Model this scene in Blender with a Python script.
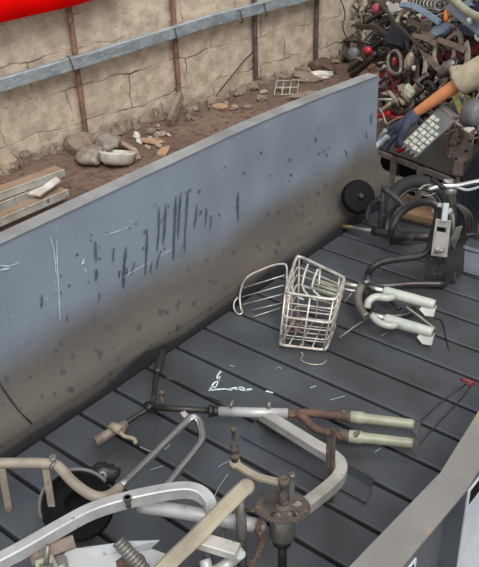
import bpy, math, random
from mathutils import Vector, Matrix, noise
V = Vector
for o in list(bpy.data.objects): bpy.data.objects.remove(o)
SC = bpy.context.scene
COL = SC.collection
rnd = random.Random(7)

# ------------------------------------------------------------------ camera
CAM = V((2.375, 0.0, 2.3)); F = 830.54; CX, CY = 239.5, 283.5
RT = V((0.7736510, 0.6326831, -0.0342950)); DN = V((0.3022659, -0.4161010, -0.8576102)); FW = V((-0.5568657, 0.6531248, -0.5131554))
cd = bpy.data.cameras.new('camera'); cam = bpy.data.objects.new('camera', cd); COL.objects.link(cam)
U = -DN; B = -FW
cam.matrix_world = Matrix(((RT.x, U.x, B.x, CAM.x), (RT.y, U.y, B.y, CAM.y), (RT.z, U.z, B.z, CAM.z), (0, 0, 0, 1)))
cd.sensor_fit = 'VERTICAL'; cd.sensor_height = 24.0; cd.lens = 24.0 * F / 567.0; cd.clip_start = 0.05
SC.camera = cam

# ------------------------------------------------------------------ world, sun, exposure
w = bpy.data.worlds.new('sky'); SC.world = w; w.use_nodes = True
bg = w.node_tree.nodes['Background']; bg.inputs[1].default_value = 1.0
# open daylight from the yard side, the dim underside of the shed over the wall side
_n = w.node_tree.nodes; _l = w.node_tree.links
_tc = _n.new('ShaderNodeTexCoord'); _dp = _n.new('ShaderNodeVectorMath'); _dp.operation = 'DOT_PRODUCT'; _dp.inputs[1].default_value = (0.62, -0.5, 0.6)
_l.new(_tc.outputs['Generated'], _dp.inputs[0])
_rp = _n.new('ShaderNodeValToRGB'); _e = _rp.color_ramp.elements
_e[0].position = 0.25; _e[0].color = (0.16, 0.15, 0.15, 1); _e[1].position = 0.95; _e[1].color = (1.25, 1.28, 1.32, 1)
_x = _e.new(0.55); _x.color = (0.42, 0.42, 0.43, 1)
_mr = _n.new('ShaderNodeMapRange'); _mr.inputs[1].default_value = -1.0; _mr.inputs[2].default_value = 1.0
_l.new(_dp.outputs['Value'], _mr.inputs[0]); _l.new(_mr.outputs[0], _rp.inputs[0]); _l.new(_rp.outputs[0], bg.inputs[0])
sl = bpy.data.lights.new('sun', 'SUN'); sl.energy = 2.1; sl.angle = math.radians(28); sl.color = (1.0, 0.97, 0.92)
so = bpy.data.objects.new('sun', sl); COL.objects.link(so)
so.rotation_euler = V((-0.62, 0.42, -1.0)).to_track_quat('-Z', 'Y').to_euler(); so.location = (5, -3, 6)
SC.view_settings.view_transform = 'Standard'; SC.view_settings.look = 'None'
SC.view_settings.exposure = 0.3; SC.view_settings.gamma = 1.0; SC.view_settings.use_curve_mapping = False

# ------------------------------------------------------------------ where a sight line meets a level, a cross plane, the wall
def ray(x, y): return RT * ((x - CX) / F) + DN * ((y - CY) / F) + FW
def at(x, y, z): d = ray(x, y); return CAM + d * ((z - CAM.z) / d.z)
def atx(x, y, X): d = ray(x, y); return CAM + d * ((X - CAM.x) / d.x)
def aty(x, y, Y): d = ray(x, y); return CAM + d * ((Y - CAM.y) / d.y)
WA = V((-3.75, 4.9, 0)); WD = V((0.5, 3.5, 0)).normalized(); WN = V((WD.y, -WD.x, 0))   # wall line, WN points to the camera side
def atw(x, y, off=0.0): d = ray(x, y); return CAM + d * (((WA + WN * off - CAM).dot(WN)) / d.dot(WN))
def dep(p): return (p - CAM).dot(FW)
def mpp(p): return dep(p) / F
def lin(h):
    h = h.lstrip('#'); c = [int(h[i:i + 2], 16) / 255 for i in (0, 2, 4)]
    return tuple(x / 12.92 if x <= 0.04045 else ((x + 0.055) / 1.055) ** 2.4 for x in c) + (1,)

# ------------------------------------------------------------------ materials
def mat(name, c1, c2=None, rough=0.6, metal=0.0, scale=12.0, lo=0.42, hi=0.6, bump=0.0, c3=None, s3=40.0, t3=0.62, stretch=None, spec=0.5, detail=6):
    m = bpy.data.materials.new(name); m.use_nodes = True; n = m.node_tree.nodes; l = m.node_tree.links
    p = n['Principled BSDF']; p.inputs['Roughness'].default_value = rough; p.inputs['Metallic'].default_value = metal
    p.inputs['Specular IOR Level'].default_value = spec
    p.inputs['Base Color'].default_value = lin(c1)
    tc = n.new('ShaderNodeTexCoord'); src = tc.outputs['Object']
    if stretch:
        mp = n.new('ShaderNodeMapping'); mp.inputs['Scale'].default_value = stretch; l.new(src, mp.inputs[0]); src = mp.outputs[0]
    def nz(s, a, b):
        t = n.new('ShaderNodeTexNoise'); t.inputs['Scale'].default_value = s; t.inputs['Detail'].default_value = detail
        l.new(src, t.inputs['Vector']); r = n.new('ShaderNodeMapRange'); r.inputs[1].default_value = a; r.inputs[2].default_value = b
        l.new(t.outputs['Fac'], r.inputs[0]); return t, r
    def mix(fac, a, b):
        x = n.new('ShaderNodeMix'); x.data_type = 'RGBA'; l.new(fac, x.inputs[0])
        if isinstance(a, str): x.inputs[6].default_value = lin(a)
        else: l.new(a, x.inputs[6])
        if isinstance(b, str): x.inputs[7].default_value = lin(b)
        else: l.new(b, x.inputs[7])
        return x.outputs[2]
    if c2:
        t, r = nz(scale, lo, hi); col = mix(r.outputs[0], c1, c2)
        if c3:
            t2, r2 = nz(s3, t3, t3 + 0.05); col = mix(r2.outputs[0], col, c3)
        l.new(col, p.inputs['Base Color'])
        if bump:
            b = n.new('ShaderNodeBump'); b.inputs['Strength'].default_value = bump; b.inputs['Distance'].default_value = 0.01
            l.new(t.outputs['Fac'], b.inputs['Height']); l.new(b.outputs[0], p.inputs['Normal'])
    m['h'] = 1
    return m
M = {}
M['slat'] = mat('slat_steel', '5f6368', '4b4c4e', 0.36, 0.55, 3, 0.35, 0.7, 0.05, '8a8d90', 70, 0.77, (1, 1, 1))
M['pan'] = mat('pan_dark', '17181a', '101112', 0.8)
M['flange'] = mat('flange_paint', '8d8f8f', '787878', 0.5, 0.1, 5, 0.4, 0.65, 0.05, '6a6864', 30, 0.66)
M['rim'] = mat('rim_steel', '86837f', '76736f', 0.5, 0.25, 3, 0.4, 0.65, 0.04, '93866f', 7, 0.62)
M['post'] = mat('pale_post', 'b9bfc6', 'a6adb5', 0.5, 0.1, 4)
M['bluegrey'] = mat('blue_grey_plate', '6d747c', '5d646c', 0.5, 0.2, 4)
M['shadeplate'] = mat('shaded_grey_plate', '565b61', '4b5056', 0.5, 0.15, 4)  # deeper grey, with the shade below the rim put into the colour
M['black'] = mat('black_plastic', '141414', '1d1d1d', 0.5, 0, 9)
M['blackmetal'] = mat('black_metal', '242322', '37322e', 0.42, 0.3, 14, 0.45, 0.65, 0, '5a4436', 30, 0.66)
M['slot'] = mat('slot_dark', '0a0a0a', '070707', 0.7, spec=0.15)
M['alu'] = mat('silver_alloy', 'c2bfb8', 'aca89f', 0.36, 0.4, 10, 0.4, 0.65, 0, '77706a', 45, 0.67)
M['alupaint'] = mat('silver_paint', 'a9a9a8', '949392', 0.42, 0.2, 12, 0.4, 0.66, 0, '6d655c', 40, 0.66)
M['chrome'] = mat('chrome', 'd6d5d2', 'b5b1a8', 0.12, 1.0, 20, 0.55, 0.8)
M['beige'] = mat('beige_paint', '8f8678', '7c7366', 0.55, 0.05, 14, 0.4, 0.65, 0.05, '7a4a35', 22, 0.66)
M['cream'] = mat('cream_paint', '989885', '868672', 0.5, 0.05, 14, 0.42, 0.65, 0.03, '6e5a44', 35, 0.67)
M['tan'] = mat('tan_worn', '948b78', '7f7566', 0.6, 0, 10, 0.4, 0.65, 0.05)
M['white'] = mat('white_paint', 'acb0a8', '989c92', 0.45, 0.05, 12, 0.45, 0.7, 0, '6c5b45', 45, 0.68)
M['whitecloth'] = mat('white_plastic', 'c6c2b9', 'a8a298', 0.6, 0, 6)
M['rust'] = mat('rust', '5d463b', '46372f', 0.8, 0.1, 18, 0.4, 0.62, 0.3, '7a5c4a', 40, 0.62)
M['rustdark'] = mat('dark_rust', '594f47', '433c36', 0.75, 0.15, 16, 0.4, 0.62, 0.2, '7c6650', 40, 0.62)
M['darksteel'] = mat('dark_steel', '474341', '383433', 0.38, 0.5, 12, 0.42, 0.62, 0, '77706a', 40, 0.66)
M['greysteel'] = mat('grey_steel', '7e7b76', '67635d', 0.42, 0.5, 12, 0.42, 0.62, 0, '4d423a', 40, 0.65)
M['brownsteel'] = mat('brown_steel', '7d7066', '5f544b', 0.65, 0.2, 14, 0.4, 0.62, 0.1, '8f7c66', 30, 0.62)
M['wire'] = mat('wire_metal', 'c4bfb6', 'a09589', 0.4, 0.5, 30, 0.42, 0.65)
M['red'] = mat('red_plastic', 'b01a20', '8e151b', 0.4, 0, 8)
M['darkred'] = mat('dark_red_plastic', '6d1f2a', '4f1a22', 0.45, 0, 8)
M['banner'] = mat('red_cloth', 'ff0200', 'f50300', 0.7, 0, 3, spec=0.1)
M['blue'] = mat('blue_paint', '72889c', '607689', 0.4, 0.1, 8, 0.42, 0.65, 0, '9aa6b0', 30, 0.66)
M['bluepale'] = mat('pale_blue_paint', '7c93a8', '6b7f92', 0.45, 0.1, 8)
M['orange'] = mat('orange_lens', 'd9771d', 'c4641a', 0.3)
M['pink'] = mat('red_clip', '9a4048', '7d3339', 0.5)
M['stone'] = mat('stone', '988876', '7c6d5e', 0.9, 0, 9, 0.35, 0.65, 0.6, 'a99b88', 25, 0.6)
M['footing'] = mat('footing_stone', '837364', '685a4e', 0.95, 0, 7, 0.35, 0.65, 0.6, '8c7c6b', 22, 0.6)
M['postrust'] = mat('post_rust', '83624d', '5f4a3e', 0.8, 0.1, 14, 0.4, 0.6, 0.2, '9c7a60', 30, 0.6)
M['card'] = mat('cardboard', '9b7e62', '876c53', 0.85, 0, 6)
M['galv'] = mat('galvanised', 'a7b0b5', '8b959b', 0.38, 0.45, 6, 0.4, 0.62, 0.05, 'b9c1c5', 14, 0.6, (1, 1, 3))
M['channel'] = mat('channel_steel', 'b2b3ac', '9a958b', 0.5, 0.2, 6, 0.4, 0.62, 0, '6e5c4a', 16, 0.62)
M['channelbrown'] = mat('channel_dusty', '8a7560', '77644f', 0.8, 0.05, 6, 0.4, 0.62)
M['bag'] = mat('grey_bag', '857b70', '6d645b', 0.5, 0, 12, 0.4, 0.6, 0.5)
M['navy'] = mat('navy_cloth', '1d222e', '161a24', 0.9, 0, 18, bump=0.2)
M['shirt'] = mat('beige_shirt', 'a79a84', '988b75', 0.95, 0, 16, bump=0.2)
M['skin'] = mat('skin', 'bd7a4e', 'b07047', 0.55, 0, 10)
M['glove'] = mat('navy_glove', '353c4e', '2b3140', 0.8, 0, 25, bump=0.2)
M['gloverub'] = mat('grey_glove_palm', '7d8186', '6c7075', 0.6, 0, 20)
M['paleblock'] = mat('pale_block', 'b4b6a8', '9b9d8e', 0.6, 0, 20)
M['greyplastic'] = mat('grey_plastic', '5b5a5a', '4b4a4a', 0.5, 0, 6)
M['yellow'] = mat('yellow_green_paint', 'b3ad62', '979052', 0.5, 0, 8)
M['tyre'] = mat('tyre', '1b1b1c', '141414', 0.8, 0, 20, bump=0.2)
M['brass'] = mat('brass', '9a8a55', '857548', 0.4, 0.6, 20)
M['chalk'] = mat('chalk', '99a2a8', '868f95', 0.9)
M['chalkwhite'] = mat('paint_white', 'c6d4d8', 'a9b6ba', 0.8, 0, 30)
M['stain'] = mat('oil_stain', '4d5864', '434d58', 0.45, 0.1, 10)
M['hair'] = mat('hair', '15110f', '1d1815', 0.7)
M['greyblue'] = mat('light_grey_paint', '9ba0a3', '888d90', 0.5, 0.1, 9)
M['plank'] = mat('dusty_plank', '7d6248', '654d38', 0.9, 0, 6, 0.38, 0.65, 0.2, stretch=(1, 6, 1))

def panel_mat():
    m = bpy.data.materials.new('side_panel_paint'); m.use_nodes = True; n = m.node_tree.nodes; l = m.node_tree.links; p = n['Principled BSDF']
    tc = n.new('ShaderNodeTexCoord'); sp = n.new('ShaderNodeSeparateXYZ'); l.new(tc.outputs['Object'], sp.inputs[0])
    def noi(s, d=6, vec=None):
        t = n.new('ShaderNodeTexNoise'); t.inputs['Scale'].default_value = s; t.inputs['Detail'].default_value = d; l.new(vec or tc.outputs['Object'], t.inputs[0]); return t.outputs['Fac']
    def math_(op, a, b):
        x = n.new('ShaderNodeMath'); x.operation = op
        for i, q in enumerate((a, b)):
            if isinstance(q, (int, float)): x.inputs[i].default_value = q
            else: l.new(q, x.inputs[i])
        return x.outputs[0]
    def mr(v, a, b):
        r = n.new('ShaderNodeMapRange'); r.interpolation_type = 'SMOOTHSTEP'; r.inputs[1].default_value = a; r.inputs[2].default_value = b; l.new(v, r.inputs[0]); return r.outputs[0]
    def mix(f, a, b):
        x = n.new('ShaderNodeMix'); x.data_type = 'RGBA'; l.new(f, x.inputs[0])
        for i, q in ((6, a), (7, b)):
            if isinstance(q, str): x.inputs[i].default_value = lin(q)
            else: l.new(q, x.inputs[i])
        return x.outputs[2]
    blue = mix(mr(noi(2.2), 0.35, 0.65), '757f8a', '6a737e')
    blue = mix(mr(noi(40), 0.66, 0.72), blue, '8b97a3')
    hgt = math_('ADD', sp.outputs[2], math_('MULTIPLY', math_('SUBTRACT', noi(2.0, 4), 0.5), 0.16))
    mpn = n.new('ShaderNodeMapping'); mpn.inputs['Scale'].default_value = (1, 0.25, 1); l.new(tc.outputs['Object'], mpn.inputs[0])
    dust = mix(mr(noi(7, 8, mpn.outputs[0]), 0.3, 0.7), '534d47', '48433e')
    dust = mix(mr(noi(20, 2), 0.62, 0.67), dust, '3b3836')
    c = mix(mr(hgt, 0.29, 0.5), dust, blue)
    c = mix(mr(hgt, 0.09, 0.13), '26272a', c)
    l.new(c, p.inputs['Base Color']); p.inputs['Roughness'].default_value = 0.5; p.inputs['Metallic'].default_value = 0.05
    return m
M['panel'] = panel_mat()

def brick_mat(name, a, b, mortar, sc, dark, distort=0.06, msize=0.012):
    m = bpy.data.materials.new(name); m.use_nodes = True; n = m.node_tree.nodes; l = m.node_tree.links; p = n['Principled BSDF']
    tc = n.new('ShaderNodeTexCoord'); mp = n.new('ShaderNodeMapping'); l.new(tc.outputs['UV'], mp.inputs[0])
    ns = n.new('ShaderNodeTexNoise'); ns.inputs['Scale'].default_value = 4; ns.inputs['Detail'].default_value = 5; l.new(mp.outputs[0], ns.inputs[0])
    vm = n.new('ShaderNodeVectorMath'); vm.operation = 'MULTIPLY_ADD'; l.new(ns.outputs['Color'], vm.inputs[0]); vm.inputs[1].default_value = (distort,) * 3; l.new(mp.outputs[0], vm.inputs[2])
    br = n.new('ShaderNodeTexBrick'); l.new(vm.outputs[0], br.inputs[0]); br.inputs['Scale'].default_value = 1.0
    br.inputs['Brick Width'].default_value = sc[0]; br.inputs['Row Height'].default_value = sc[1]; br.inputs['Mortar Size'].default_value = msize; br.inputs['Mortar Smooth'].default_value = 0.6
    n1 = n.new('ShaderNodeTexNoise'); n1.inputs['Scale'].default_value = 7; n1.inputs['Detail'].default_value = 10; l.new(mp.outputs[0], n1.inputs[0])
    r1 = n.new('ShaderNodeMapRange'); r1.inputs[1].default_value = 0.35; r1.inputs[2].default_value = 0.65; l.new(n1.outputs['Fac'], r1.inputs[0])
    x = n.new('ShaderNodeMix'); x.data_type = 'RGBA'; l.new(r1.outputs[0], x.inputs[0]); x.inputs[6].default_value = lin(a); x.inputs[7].default_value = lin(b)
    # mortar only shows in places
    n2 = n.new('ShaderNodeTexNoise'); n2.inputs['Scale'].default_value = 2.3; n2.inputs['Detail'].default_value = 4; l.new(mp.outputs[0], n2.inputs[0])
    r2 = n.new('ShaderNodeMapRange'); r2.inputs[1].default_value = 0.46; r2.inputs[2].default_value = 0.68; r2.inputs[3].default_value = 0.05; l.new(n2.outputs['Fac'], r2.inputs[0])
    mu = n.new('ShaderNodeMath'); mu.operation = 'MULTIPLY'; l.new(br.outputs['Fac'], mu.inputs[0]); l.new(r2.outputs[0], mu.inputs[1])
    y = n.new('ShaderNodeMix'); y.data_type = 'RGBA'; l.new(mu.outputs[0], y.inputs[0]); l.new(x.outputs[2], y.inputs[6]); y.inputs[7].default_value = lin(mortar)
    n3 = n.new('ShaderNodeTexNoise'); n3.inputs['Scale'].default_value = 38; n3.inputs['Detail'].default_value = 4; l.new(mp.outputs[0], n3.inputs[0])
    r3 = n.new('ShaderNodeMapRange'); r3.inputs[1].default_value = 0.6; r3.inputs[2].default_value = 0.7; l.new(n3.outputs['Fac'], r3.inputs[0])
    z = n.new('ShaderNodeMix'); z.data_type = 'RGBA'; l.new(r3.outputs[0], z.inputs[0]); l.new(y.outputs[2], z.inputs[6]); z.inputs[7].default_value = lin(dark)
    l.new(z.outputs[2], p.inputs['Base Color']); p.inputs['Roughness'].default_value = 0.95; p.inputs['Specular IOR Level'].default_value = 0.2
    bp = n.new('ShaderNodeBump'); bp.inputs['Strength'].default_value = 0.7; bp.inputs['Distance'].default_value = 0.03
    sb = n.new('ShaderNodeMath'); sb.operation = 'SUBTRACT'; l.new(n1.outputs['Fac'], sb.inputs[0]); l.new(mu.outputs[0], sb.inputs[1]); l.new(sb.outputs[0], bp.inputs['Height']); l.new(bp.outputs[0], p.inputs['Normal'])
    return m
M['wall'] = brick_mat('old_block_wall', 'bfaf9c', 'a0917f', '685a4c', (0.72, 0.34), '8a7b68', 0.17, 0.009)
M['stonewall'] = brick_mat('pale_stone_wall', 'c6bba8', 'b3a793', '54463a', (0.34, 0.27), '9a8b78', 0.35, 0.02)

def ground_mat():
    m = bpy.data.materials.new('dirt'); m.use_nodes = True; n = m.node_tree.nodes; l = m.node_tree.links; p = n['Principled BSDF']
    tc = n.new('ShaderNodeTexCoord')
    def noi(s, d=8):
        t = n.new('ShaderNodeTexNoise'); t.inputs['Scale'].default_value = s; t.inputs['Detail'].default_value = d; l.new(tc.outputs['Object'], t.inputs[0]); return t
    def mr(v, a, b):
        r = n.new('ShaderNodeMapRange'); r.inputs[1].default_value = a; r.inputs[2].default_value = b; l.new(v, r.inputs[0]); return r.outputs[0]
    def mix(f, a, b):
        x = n.new('ShaderNodeMix'); x.data_type = 'RGBA'; l.new(f, x.inputs[0])
        for i, q in ((6, a), (7, b)):
            if isinstance(q, str): x.inputs[i].default_value = lin(q)
            else: l.new(q, x.inputs[i])
        return x.outputs[2]
    a = noi(1.4); c = mix(mr(a.outputs['Fac'], 0.35, 0.65), '604f45', '736053')
    b = noi(14); c = mix(mr(b.outputs['Fac'], 0.5, 0.68), c, '4d3f37')
    e = noi(60); c = mix(mr(e.outputs['Fac'], 0.66, 0.7), c, '93806c')
    l.new(c, p.inputs['Base Color']); p.inputs['Roughness'].default_value = 1.0; p.inputs['Specular IOR Level'].default_value = 0.15
    bp = n.new('ShaderNodeBump'); bp.inputs['Strength'].default_value = 0.6; bp.inputs['Distance'].default_value = 0.03; l.new(b.outputs['Fac'], bp.inputs['Height']); l.new(bp.outputs[0], p.inputs['Normal'])
    return m
M['dirt'] = ground_mat()

# ------------------------------------------------------------------ mesh builder
def smooth_path(P, n=6, closed=False):
    P = [V(p) for p in P]; out = []; N = len(P)
    if N < 3: return P
    rng = range(N) if closed else range(N - 1)
    for i in rng:
        if closed: a, b, c, d = P[(i - 1) % N], P[i], P[(i + 1) % N], P[(i + 2) % N]
        else: a, b, c, d = P[max(i - 1, 0)], P[i], P[i + 1], P[min(i + 2, N - 1)]
        for k in range(n):
            t = k / n
            # centripetal-like tangents kept short so straight runs stay straight
            L = (c - b).length; m1 = (c - a); m2 = (d - b)
            m1 = m1.normalized() * L if m1.length > 1e-9 else m1; m2 = m2.normalized() * L if m2.length > 1e-9 else m2
            h1 = 2 * t ** 3 - 3 * t ** 2 + 1; h2 = t ** 3 - 2 * t ** 2 + t; h3 = -2 * t ** 3 + 3 * t ** 2; h4 = t ** 3 - t ** 2
            out.append(b * h1 + m1 * h2 + c * h3 + m2 * h4)
    if not closed: out.append(P[-1])
    return out
class MB:
    def __init__(s): s.v = []; s.f = []; s.m = []; s.sm = []; s.uv = None
    def add(s, vs, fs, mi=0, sm=False):
        k = len(s.v); s.v += [V(q) for q in vs]
        for f in fs: s.f.append([i + k for i in f]); s.m.append(mi); s.sm.append(sm)
        return s
    def tube(s, P, r, n=8, sub=0, closed=False, mi=0, cap=True, hollow=False):
        P = smooth_path(P, sub, closed) if sub else [V(p) for p in P]
        N = len(P); rs = r if isinstance(r, (list, tuple)) else None
        vs = []; fs = []; prev = None
        for i, p in enumerate(P):
            if closed: t = P[(i + 1) % N] - P[i - 1]
            else: t = P[min(i + 1, N - 1)] - P[max(i - 1, 0)]
            if t.length < 1e-9: t = V((0, 0, 1))
            t.normalize()
            if prev is None: u = t.orthogonal().normalized()
            else:
                u = prev - t * prev.dot(t)
                u = u.normalized() if u.length > 1e-6 else t.orthogonal().normalized()
            prev = u; w_ = t.cross(u)
            rr = r if rs is None else rs[0] + (rs[1] - rs[0]) * i / max(N - 1, 1)
            for k in range(n):
                a = 2 * math.pi * k / n; vs.append(p + (u * math.cos(a) + w_ * math.sin(a)) * rr)
        for i in range(N if closed else N - 1):
            j = (i + 1) % N
            for k in range(n): fs.append([i * n + k, i * n + (k + 1) % n, j * n + (k + 1) % n, j * n + k])
        s.add(vs, fs, mi, True)
        if cap and not closed:
            k = len(s.v) - len(vs)
            s.f.append([k + i for i in range(n)][::-1]); s.m.append(mi); s.sm.append(False)
            s.f.append([k + (N - 1) * n + i for i in range(n)]); s.m.append(mi); s.sm.append(False)
        return s
    def bar(s, P, wd, ht, up=(0, 0, 1), sub=0, mi=0, ch=0.18):
        # rectangular bar, wd across, ht along up, softened edges
        P = smooth_path(P, sub) if sub else [V(p) for p in P]
        up = V(up); N = len(P); c = min(wd, ht) * ch; a, b = wd / 2, ht / 2
        prof = [(a - c, b), (a, b - c), (a, -b + c), (a - c, -b), (-a + c, -b), (-a, -b + c), (-a, b - c), (-a + c, b)]
        vs = []; fs = []; n = 8; ps = None
        for i, p in enumerate(P):
            t = (P[min(i + 1, N - 1)] - P[max(i - 1, 0)]).normalized(); sd = t.cross(up)
            if sd.length < 0.05: sd = ps or t.orthogonal()
            sd.normalize(); ps = sd; q = sd.cross(t)
            vs += [p + sd * x + q * y for x, y in prof]
        for i in range(N - 1):
            for k in range(n): fs.append([i * n + k, i * n + (k + 1) % n, (i + 1) * n + (k + 1) % n, (i + 1) * n + k])
        fs.append(list(range(n))[::-1]); fs.append([(N - 1) * n + i for i in range(n)])
        return s.add(vs, fs, mi)
    def box(s, c, size, rot=None, mi=0, ch=0.0):
        x, y, z = (q / 2 for q in size); R = rot or Matrix.Identity(3); c = V(c)
        vs = [c + R @ V((a * x, b * y, d * z)) for d in (-1, 1) for a, b in ((-1, -1), (1, -1), (1, 1), (-1, 1))]
        return s.add(vs, [[3, 2, 1, 0], [4, 5, 6, 7], [0, 1, 5, 4], [1, 2, 6, 5], [2, 3, 7, 6], [3, 0, 4, 7]], mi)
    def cyl(s, a, b, r, r2=None, n=14, mi=0): return s.tube([a, b], [r, r if r2 is None else r2], n, mi=mi)
    def lathe(s, c, ax, prof, n=24, mi=0, sm=True):
        c = V(c); ax = V(ax).normalized(); u = ax.orthogonal().normalized(); w_ = ax.cross(u); vs = []; fs = []
        for r, h in prof:
            for k in range(n):
                a = 2 * math.pi * k / n; vs.append(c + ax * h + (u * math.cos(a) + w_ * math.sin(a)) * r)
        for i in range(len(prof) - 1):
            for k in range(n): fs.append([i * n + k, i * n + (k + 1) % n, (i + 1) * n + (k + 1) % n, (i + 1) * n + k])
        fs.append(list(range(n))[::-1]); fs.append([(len(prof) - 1) * n + k for k in range(n)])
        return s.add(vs, fs, mi, sm)
    def plate(s, poly, th, nrm=None, mi=0):
        P = [V(p) for p in poly]
        if nrm is None:
            nrm = V((0, 0, 0))
            for i in range(len(P)): nrm += P[i].cross(P[(i + 1) % len(P)])
        nrm = V(nrm).normalized(); N = len(P); o = nrm * th / 2
        vs = [p - o for p in P] + [p + o for p in P]
        fs = [list(range(N))[::-1], [N + i for i in range(N)]] + [[i, (i + 1) % N, N + (i + 1) % N, N + i] for i in range(N)]
        return s.add(vs, fs, mi)
    def blob(s, c, size, rot=None, amp=0.2, seed=0, n=8, mi=0, sm=False, fr=1.7):
        c = V(c); R = rot or Matrix.Identity(3); vs = []; fs = []; m_ = n * 2
        for i in range(n + 1):
            th = math.pi * i / n
            for k in range(m_):
                ph = 2 * math.pi * k / m_; d = V((math.sin(th) * math.cos(ph), math.sin(th) * math.sin(ph), math.cos(th)))
                q = 1 + amp * noise.noise(d * fr + V((seed * 7.3, seed * 3.1, seed)))*1.6
                vs.append(c + R @ V((d.x * size[0] * q, d.y * size[1] * q, d.z * size[2] * q)))
        for i in range(n):
            for k in range(m_): fs.append([i * m_ + k, (i + 1) * m_ + k, (i + 1) * m_ + (k + 1) % m_, i * m_ + (k + 1) % m_])
        return s.add(vs, fs, mi, sm)
    def build(s, name, mats, parent=None, origin=None):
        if not isinstance(mats, (list, tuple)): mats = [mats]
        me = bpy.data.meshes.new(name)
        if parent is not None: org = ORG[parent.name]
        else:
            if origin is None:
                xs = [q.x for q in s.v]; ys = [q.y for q in s.v]; zs = [q.z for q in s.v]
                origin = V(((min(xs) + max(xs)) / 2, (min(ys) + max(ys)) / 2, min(zs)))
            org = V(origin)
        me.from_pydata([q - org for q in s.v], [], s.f)
        for m in mats: me.materials.append(M[m] if isinstance(m, str) else m)
        me.polygons.foreach_set('material_index', s.m); me.polygons.foreach_set('use_smooth', s.sm); me.update()
        o = bpy.data.objects.new(name, me); COL.objects.link(o)
        if parent is not None: o.parent = parent
        else: o.location = org
        ORG[o.name] = org
        return o
ORG = {}
def tag(o, label, cat, group=None, kind=None):
    o['label'] = label; o['category'] = cat
    if group: o['group'] = group
    if kind: o['kind'] = kind
    return o
def thing(name, label, cat, loc, group=None):
    o = bpy.data.objects.new(name, None); o.empty_display_size = 0.1; COL.objects.link(o); o.location = V(loc); ORG[o.name] = V(loc)
    return tag(o, label, cat, group)
def struct(o): o['kind'] = 'structure'; return o
def copy_tree(o, loc=None, rot=None, scale=None, parent=None):
    c = o.copy(); COL.objects.link(c)
    if parent: c.parent = parent
    else:
        if loc is not None: c.location = loc
        if rot is not None: c.rotation_euler = rot
        if scale is not None: c.scale = scale
    for ch in [x for x in KIDS.get(o.name, [])]: copy_tree(ch, parent=c)
    return c
KIDS = {}
def eul(x, y, z): return Matrix.Rotation(z, 3, 'Z') @ Matrix.Rotation(y, 3, 'Y') @ Matrix.Rotation(x, 3, 'X')
def px(P): return [at(*p) for p in P]
def rad(wpx, p): return wpx / 2 * mpp(p)
def uv_quad(o, fn):
    uv = o.data.uv_layers.new(name='uv')
    for lp in o.data.loops: uv.data[lp.index].uv = fn(o.data.vertices[lp.vertex_index].co + o.location)

#@@SETTING
# ================================================================== the setting
GZ = -0.6
g = MB(); nx, ny = 70, 90
def gz(x, y): return GZ + 0.05 * noise.noise(V((x * 0.9, y * 0.9, 0))) + 0.02 * noise.noise(V((x * 4, y * 4, 3)))
vs = [V((-4.4 + 11.4 * i / nx, -2 + 15 * j / ny, 0)) for j in range(ny + 1) for i in range(nx + 1)]
for q in vs: q.z = gz(q.x, q.y)
g.add(vs, [[j * (nx + 1) + i, j * (nx + 1) + i + 1, (j + 1) * (nx + 1) + i + 1, (j + 1) * (nx + 1) + i] for j in range(ny) for i in range(nx)], 0, True)
struct(g.build('floor', 'dirt', origin=(0, 0, GZ)))

def wall_slab(name, s0, s1, z0, z1, mname, th=0.25, off=0.0):
    a = WA + WD * s0 + WN * off; b = WA + WD * s1 + WN * off; m = MB()
    n = 24; k = 10; vs = []
    for j in range(k + 1):
        for i in range(n + 1):
            p = a.lerp(b, i / n); p.z = z0 + (z1 - z0) * j / k
            p += WN * 0.02 * noise.noise(V((p.y * 1.5, p.z * 2, 5))); vs.append(p)
    m.add(vs, [[j * (n + 1) + i, j * (n + 1) + i + 1, (j + 1) * (n + 1) + i + 1, (j + 1) * (n + 1) + i] for j in range(k) for i in range(n)], 0, True)
    c = [a - WN * th, b - WN * th]; z = [z0, z1]
    bk = [V((q.x, q.y, h)) for h in z for q in c]
    fr = [V((q.x, q.y, h)) for h in z for q in (a, b)]
    m.add(bk + fr, [[1, 0, 2, 3], [0, 4, 6, 2], [5, 1, 3, 7], [2, 6, 7, 3]])
    o = struct(m.build(name, mname, origin=(a.x, a.y, z0)))
    uv_quad(o, lambda q: ((q - WA).dot(WD), q.z))
    return o
wall_slab('wall_left', -3.5, 3.75, -0.8, 2.2, 'wall')
wall_slab('wall_back', 3.75, 8.5, -0.8, 2.2, 'stonewall')

# rubble footing along the wall: a low broken ledge
m = MB()
for i in range(64):
    s0 = -1.6 + i * 0.087 + rnd.uniform(-.02, .02); p = WA + WD * s0 + WN * (0.07 + 0.05 * rnd.random()); p.z = GZ + 0.01
    m.blob(p, (rnd.uniform(.05, .09), rnd.uniform(.05, .08), rnd.uniform(.05, .12)), eul(rnd.uniform(-.3, .3), rnd.uniform(-.3, .3), rnd.random() * 3), 0.3, i, 4)
struct(m.build('trim_1', 'footing'))

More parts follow.
